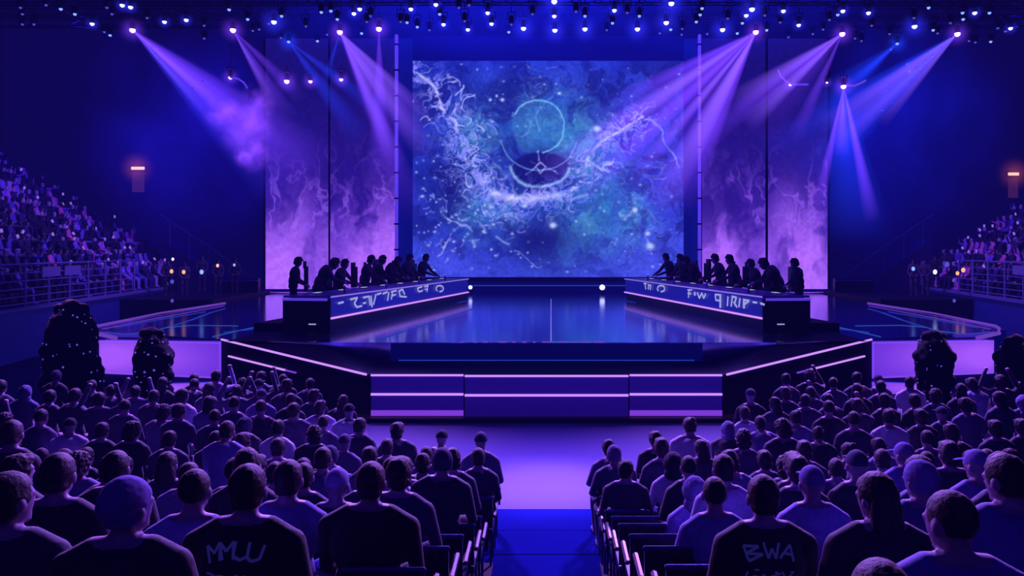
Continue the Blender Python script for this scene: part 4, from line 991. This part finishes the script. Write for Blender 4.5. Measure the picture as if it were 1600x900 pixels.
CONE = cone.mesh('light_beam', M['beam'])
can = MB(); can.tube([(0,0,.02), (0,0,.1), (0,0,.34), (0,0,.4)], [.12, .13, .11, .06], 12, caps=False); CAN = can.mesh('housing', M['black'], True)
yk = MB(); yk.bar((-.17,0,.2), (-.17,0,.55), .03); yk.bar((.17,0,.2), (.17,0,.55), .03); yk.bar((-.185,0,.55), (.185,0,.55), .03); yk.tube([(0,0,.55), (0,0,.8)], .02, 6); YOKE = yk.mesh('yoke', M['black'])
LENS = {k: MB().ell((0,0,0), 1., n=14, m=10).mesh('lens', M[k], True) for k in ('lens', 'lens_p', 'lens_b', 'lens_f')}
def zlamp(v): return 14.0 if v < 80 else None
def fixture(u, v, kind, r, halo, label, group, Y=None, hcol=(60, 60, 255), lenskey='lens'):
    if Y is None: Y = F*(14.0-H)/(CY-v)
    p = P(u, v, Y); t = thing('stage_light', label, 'stage light', p, group=group)
    obj('housing', CAN, t); obj('yoke', YOKE, t)
    obj('lens', LENS[lenskey], t, scale=(r, r, r))
    if halo:
        g = obj('lamp_bloom', SPH, t, scale=(halo,)*3); c = lin(hcol); g.color = (*[x*1.1/halo for x in c], 1)
    return t
def beam(t, du, dv, dY, width, rgb, k, name='light_beam'):
    p = t.location; u0 = CX+F*p.x/p.y; v0 = CY-F*(p.z-H)/p.y
    q = P(u0+du, v0+dv, p.y+dY); d = (q-p)*1.3; L = d.length; r = width*1.3/2*p.y/F
    o = obj(name, CONE, t); o.rotation_euler = d.to_track_quat('-Z', 'Y').to_euler(); o.scale = (r, r, L)
    c = lin(rgb); o.color = (*[x*k/r for x in c], 1); return o
# beams: u, v, list of (du, dv, width px, rgb, strength)
VI, BL, LI = (120, 60, 255), (30, 60, 255), (145, 92, 255)
heads = [
 (207, 47, [(215, 178, 110, (80, 50, 255), .13), (222, 190, 58, VI, .34), (190, 215, 50, (60, 50, 255), .22), (240, 165, 50, VI, .26), (120, 105, 18, LI, .3), (100, 112, 14, LI, .22)], 'lens_p', 'leftmost moving head throwing a long violet beam down to the right'),
 (364, 47, [(70, 110, 26, VI, .28), (85, 85, 22, VI, .22), (52, 95, 14, LI, .2)], 'lens_p', 'moving head over the outer left screen wall with a short violet beam fan'),
 (531, 50, [(90, 140, 90, VI, .16), (110, 150, 34, LI, .34), (105, 105, 26, LI, .34), (72, 165, 26, LI, .28), (95, 225, 40, VI, .2), (-18, 60, 10, BL, .2), (55, 95, 16, LI, .3)], 'lens_p', 'moving head over the inner left screen wall with a bright lilac beam fan'),
 (592, 45, [(2, 190, 34, VI, .26)], 'lens_p', 'moving head left of the main screen shining a violet beam straight down'),
 (451, 65, [(90, 120, 34, BL, .22), (120, 90, 26, BL, .2)], 'lens_b', 'moving head with a thin pale blue beam over the left screen walls'),
 (1181, 50, [(-190, 190, 190, VI, .22), (-265, 180, 44, LI, .45), (-225, 205, 40, VI, .42), (-120, 215, 44, LI, .55), (-95, 220, 36, VI, .4), (-170, 85, 26, VI, .4), (-150, 180, 22, LI, .35)], 'lens_p', 'moving head throwing the widest bright lilac beam across the main screen'),
 (1316, 53, [(-120, 110, 90, VI, .15), (-135, 85, 30, LI, .38), (-118, 112, 26, LI, .42), (-60, 130, 22, VI, .26), (-200, 150, 40, VI, .2)], 'lens_p', 'moving head with a violet beam fan over the outer right screen wall'),
 (1496, 53, [(-165, 115, 30, LI, .36), (-150, 135, 30, LI, .3), (-95, 110, 18, LI, .3), (-200, 180, 60, BL, .34), (-240, 150, 50, BL, .28)], 'lens_p', 'rightmost moving head with a lilac beam fading to blue'),
 (1402, 68, [(-85, 75, 24, BL, .3), (-110, 90, 60, BL, .2)], 'lens_b', 'blue moving head between the two right lilac beams'),
 (1318, 135, [(-32, 150, 16, VI, .5), (-4, 85, 20, VI, .55), (36, 165, 20, VI, .55), (12, 190, 90, BL, .3)], 'lens_p', 'lamp cluster right of the screens shining three violet streaks straight down'),
]
for (u, v, bs, lk, lab) in heads:
    t = fixture(u, v, 'head', .13 if lk == 'lens_p' else .08, .75, lab, 'moving heads with visible beams', Y=(38.0 if v > 100 else None), hcol=VI if lk == 'lens_p' else BL, lenskey=lk)
    t.name = 'moving_head_light'
    for (du, dv, w, c, k) in bs: beam(t, du, dv, 1.2, w*1.15, c, k*2.1)
dots = [(95,14,1),(117,22,1),(144,37,2),(172,55,1),(163,50,0),(191,8,2),(204,11,2),(257,34,2),(291,31,2),(358,15,1),(387,30,1),(319,40,0),(319,60,0),(395,48,0),(405,46,0),
 (428,34,3),(420,37,0),(440,25,1),(439,59,0),(478,41,0),(502,19,1),(496,64,1),(517,17,1),(527,30,1),(553,21,2),(562,14,2),(565,52,1),(579,25,0),(573,34,0),(511,54,0),
 (642,14,2),(636,35,1),(652,42,1),(671,47,0),(626,34,0),(681,7,2),(687,22,1),(693,38,2),(717,12,0),(733,8,0),(731,46,2),(726,33,0),(762,20,2),(768,37,2),(799,38,0),(795,50,1),(818,44,3),(832,22,0),
 (866,2,3),(866,25,2),(867,47,3),(914,45,3),(914,25,1),(960,16,2),(957,36,1),(996,45,3),(999,25,1),(1049,5,3),(1041,35,3),(1048,46,1),(1094,23,1),(1088,34,1),(1097,13,1),(1129,46,3),(1137,29,0),
 (1166,24,2),(1160,36,1),(1152,52,1),(1175,14,3),(1198,47,1),(1195,24,0),(1224,17,2),(1219,35,0),(1248,39,2),(1270,53,0),(1232,58,0),(1286,46,0),(1309,23,1),(1317,17,2),(1296,31,0),(1336,60,0),
 (1357,20,2),(1362,40,0),(1346,64,0),(1390,53,0),(1392,77,0),(1429,41,3),(1428,28,0),(1451,12,1),(1458,47,1),(1465,52,0),(1485,36,0),(1504,20,1),(1505,30,1),(1523,20,2),(1546,20,1),(1514,64,0),(1524,66,0),(1548,65,1),(1559,44,0),(1579,44,2),(1571,49,0),
 (1031,52,0),(1066,45,0),(1065,54,0),(1105,53,0),(948,47,0),(900,18,0),(980,20,0),(35,38,0),(53,38,0),(32,12,0),(35,22,0),(72,8,0),(167,12,0),(175,22,0),(230,28,0)]
dots.sort(); nb = {0: 0, 1: 0, 2: 0, 3: 0}
DN = {0: 'faint small blue stage light', 1: 'small bluish stage light', 2: 'bright white-blue stage light', 3: 'brightest haloed blue stage light'}
for (u, v, b) in dots:
    nb[b] += 1
    fixture(u, v, 'par', (.055, .07, .095, .12)[b], (0, 0, .42, .85)[b], '%s on the overhead grid, %s of its kind from the left' % (DN[b], ordn(nb[b])), 'small lights on the overhead grid', hcol=(50, 50, 255), lenskey=('lens_f', 'lens_b', 'lens', 'lens')[b])
# lamps on the top edge of the side walls
for k, (u, v, r, lab) in enumerate(((360,121,.10,'violet lamp on a bracket at the outer edge of the left screen walls'),(448,127,.13,'brightest violet lamp on the left screen walls'),(485,127,.10,'violet lamp right beside the brightest one on the left screen walls'),(533,124,.10,'violet lamp over the inner left screen wall'),(1235,132,.08,'violet lamp on the curved rail over the right screen walls'),(1292,129,.06,'small lamp on the curved rail right of the violet one'))):
    fixture(u, v, 'par', r, r*6, lab, 'violet lamps over the side screens', Y=39.5, hcol=VI, lenskey='lens_p')
tr = thing('curved_light_rail', 'thin curved violet-lit rail hanging over the outer right screen wall', 'rail', P(1290, 128, 39))
pts = [P(u, v, 39.) for u, v in ((1216, 110), (1220, 119), (1228, 127), (1238, 132), (1262, 132), (1290, 131), (1315, 133), (1335, 134), (1345, 130), (1352, 126))]
inw(MB().tube(pts[:5], .045, 6).build('lit_left_end', M['tube']), tr); inw(MB().tube(pts[4:7], .02, 6).build('thin_middle', M['rail']), tr); inw(MB().tube(pts[6:], .05, 6).build('lit_right_end', M['pink']), tr)
inw(MB().tube([P(1290, 131, 39.), P(1290, -20, 39.)], .015, 5).build('hanging_wire', M['black']), tr)
tr = thing('curved_light_rail', 'short curved violet-lit bracket at the outer edge of the left screen walls', 'rail', P(380, 128, 39))
inw(MB().tube([P(u, v, 39.) for u, v in ((360, 121), (372, 123), (381, 129), (386, 137))], .045, 6).build('lit_arm', M['tube']), tr)
inw(MB().tube([P(360, 121, 39.), P(360, -20, 39.)], .015, 5).build('hanging_wire', M['black']), tr)
# drifting smoke lit violet beside the left screen wall, and hanging blue haze
def smoke(u, v, Y, su, sv, sy, rgb, k, label, name='smoke_haze'):
    o = obj(name, SMK, None, P(u, v, Y), (0, 0, 0), (su*Y/F, sy, sv*Y/F)); c = lin(rgb); o.color = (*[x*k/sy for x in c], 1); tag(o, label, 'smoke', kind='stuff')
SMK = MB().ell((0,0,0), 1., n=24, m=16).mesh('smoke_haze', M['smoke'])
for k_, (u_, v_, a_, b_) in enumerate(((402, 168, 34, 46), (384, 205, 52, 50), (352, 178, 44, 34), (396, 240, 30, 36), (378, 245, 16, 20))):
    smoke(u_, v_, 40.3-.1*k_, a_, b_, .9, (140, 70, 255), 1.2, 'violet lit smoke puff beside the outer left screen wall, %s from its top' % ordn(k_+1))
smoke(1330, 190, 39.5, 46, 90, 1.0, (40, 40, 255), .35, 'blue haze around the three streaks right of the screens')
smoke(300, 200, 44, 230, 230, 3.0, (24, 16, 200), .8, 'deep blue haze hanging left of the screen walls')
smoke(1390, 190, 44, 220, 250, 3.0, (14, 22, 200), .8, 'deep blue haze hanging right of the screen walls')
smoke(860, 10, 36, 640, 130, 2.0, (16, 26, 240), 1.1, 'blue haze around the overhead lights above the main screen')

# ================================================================ LIGHT
w = bpy.data.worlds.new('world'); sc.world = w; w.use_nodes = True
bg = w.node_tree.nodes['Background']; bg.inputs[0].default_value = (*lin((20, 14, 120)), 1); bg.inputs[1].default_value = .3
hv = w.node_tree.nodes.new('ShaderNodeEmission'); hv.inputs[0].default_value = (.06, .03, 1, 1); hv.inputs[1].default_value = .0010   # thin stage haze filling the hall
w.node_tree.links.new(hv.outputs[0], w.node_tree.nodes['World Output'].inputs['Volume'])
VL = (150, 90, 255); BB = (60, 60, 255)
for s in (-1, 1): light('rim_light', 'SPOT', (s*5, 22, 11), (s*4.5, 6, 1), (170, 110, 255), 30000, .8, 66, .5)
light('back_rim_light', 'AREA', (0, 20, 15), (0, 4, 1.5), BB, 500, 6)
light('hall_fill', 'AREA', (0, -5, 12), (0, 8, 0), (96, 50, 255), 150, 8)
light('aisle_spot', 'SPOT', (0, 17, 15), (0, 12.0, 0), (200, 150, 255), 90000, .5, 11.5, 1.0)
light('aisle_wash', 'SPOT', (0, 18, 15), (0, 13.4, 0), (80, 40, 255), 9000, .5, 22, 1.0)
light('aisle_spot', 'SPOT', (0, 5, 13), (0, 8.6, 0), (44, 20, 255), 500, .3, 13, .9)
light('stage_wash', 'SPOT', (0, 24, 14), (0, 23.5, 1.4), (64, 70, 255), 6500, 1., 56, 1.)
for s in (-1, 1):
    light('desk_spot', 'SPOT', (s*1, 20, 14), (s*6, 28, 2.5), VL, 2600, .4, 50, .8)
    light('stand_spot', 'SPOT', (s*6, 30, 15), (s*21, 33, 5), (170, 110, 255), 8000, .4, 60, .8)
    light('wing_spot', 'SPOT', (s*9, 26, 14), (s*11.5, 24, 1.4), BB, 700, .4, 50, .8)
    light('wall_fill_light', 'POINT', (s*24, 40, 14), (s*24, 0, 0), (36, 20, 255), 700, 2)  # unseen blue point lights added to lift the dark hall walls
    light('wall_fill_light', 'POINT', (s*34, 12, 15), (s*24, 0, 0), (36, 20, 255), 150, 2)
for s in (-1, 1): light('corner_rim_light', 'SPOT', (s*14, 21, 6.5), (s*7, 11, 1), (205, 110, 255), 5000, .6, 75, .7)
light('grid_glow', 'AREA', (0, 30, 6), (0, 34, 21), (24, 36, 255), 900, 8)
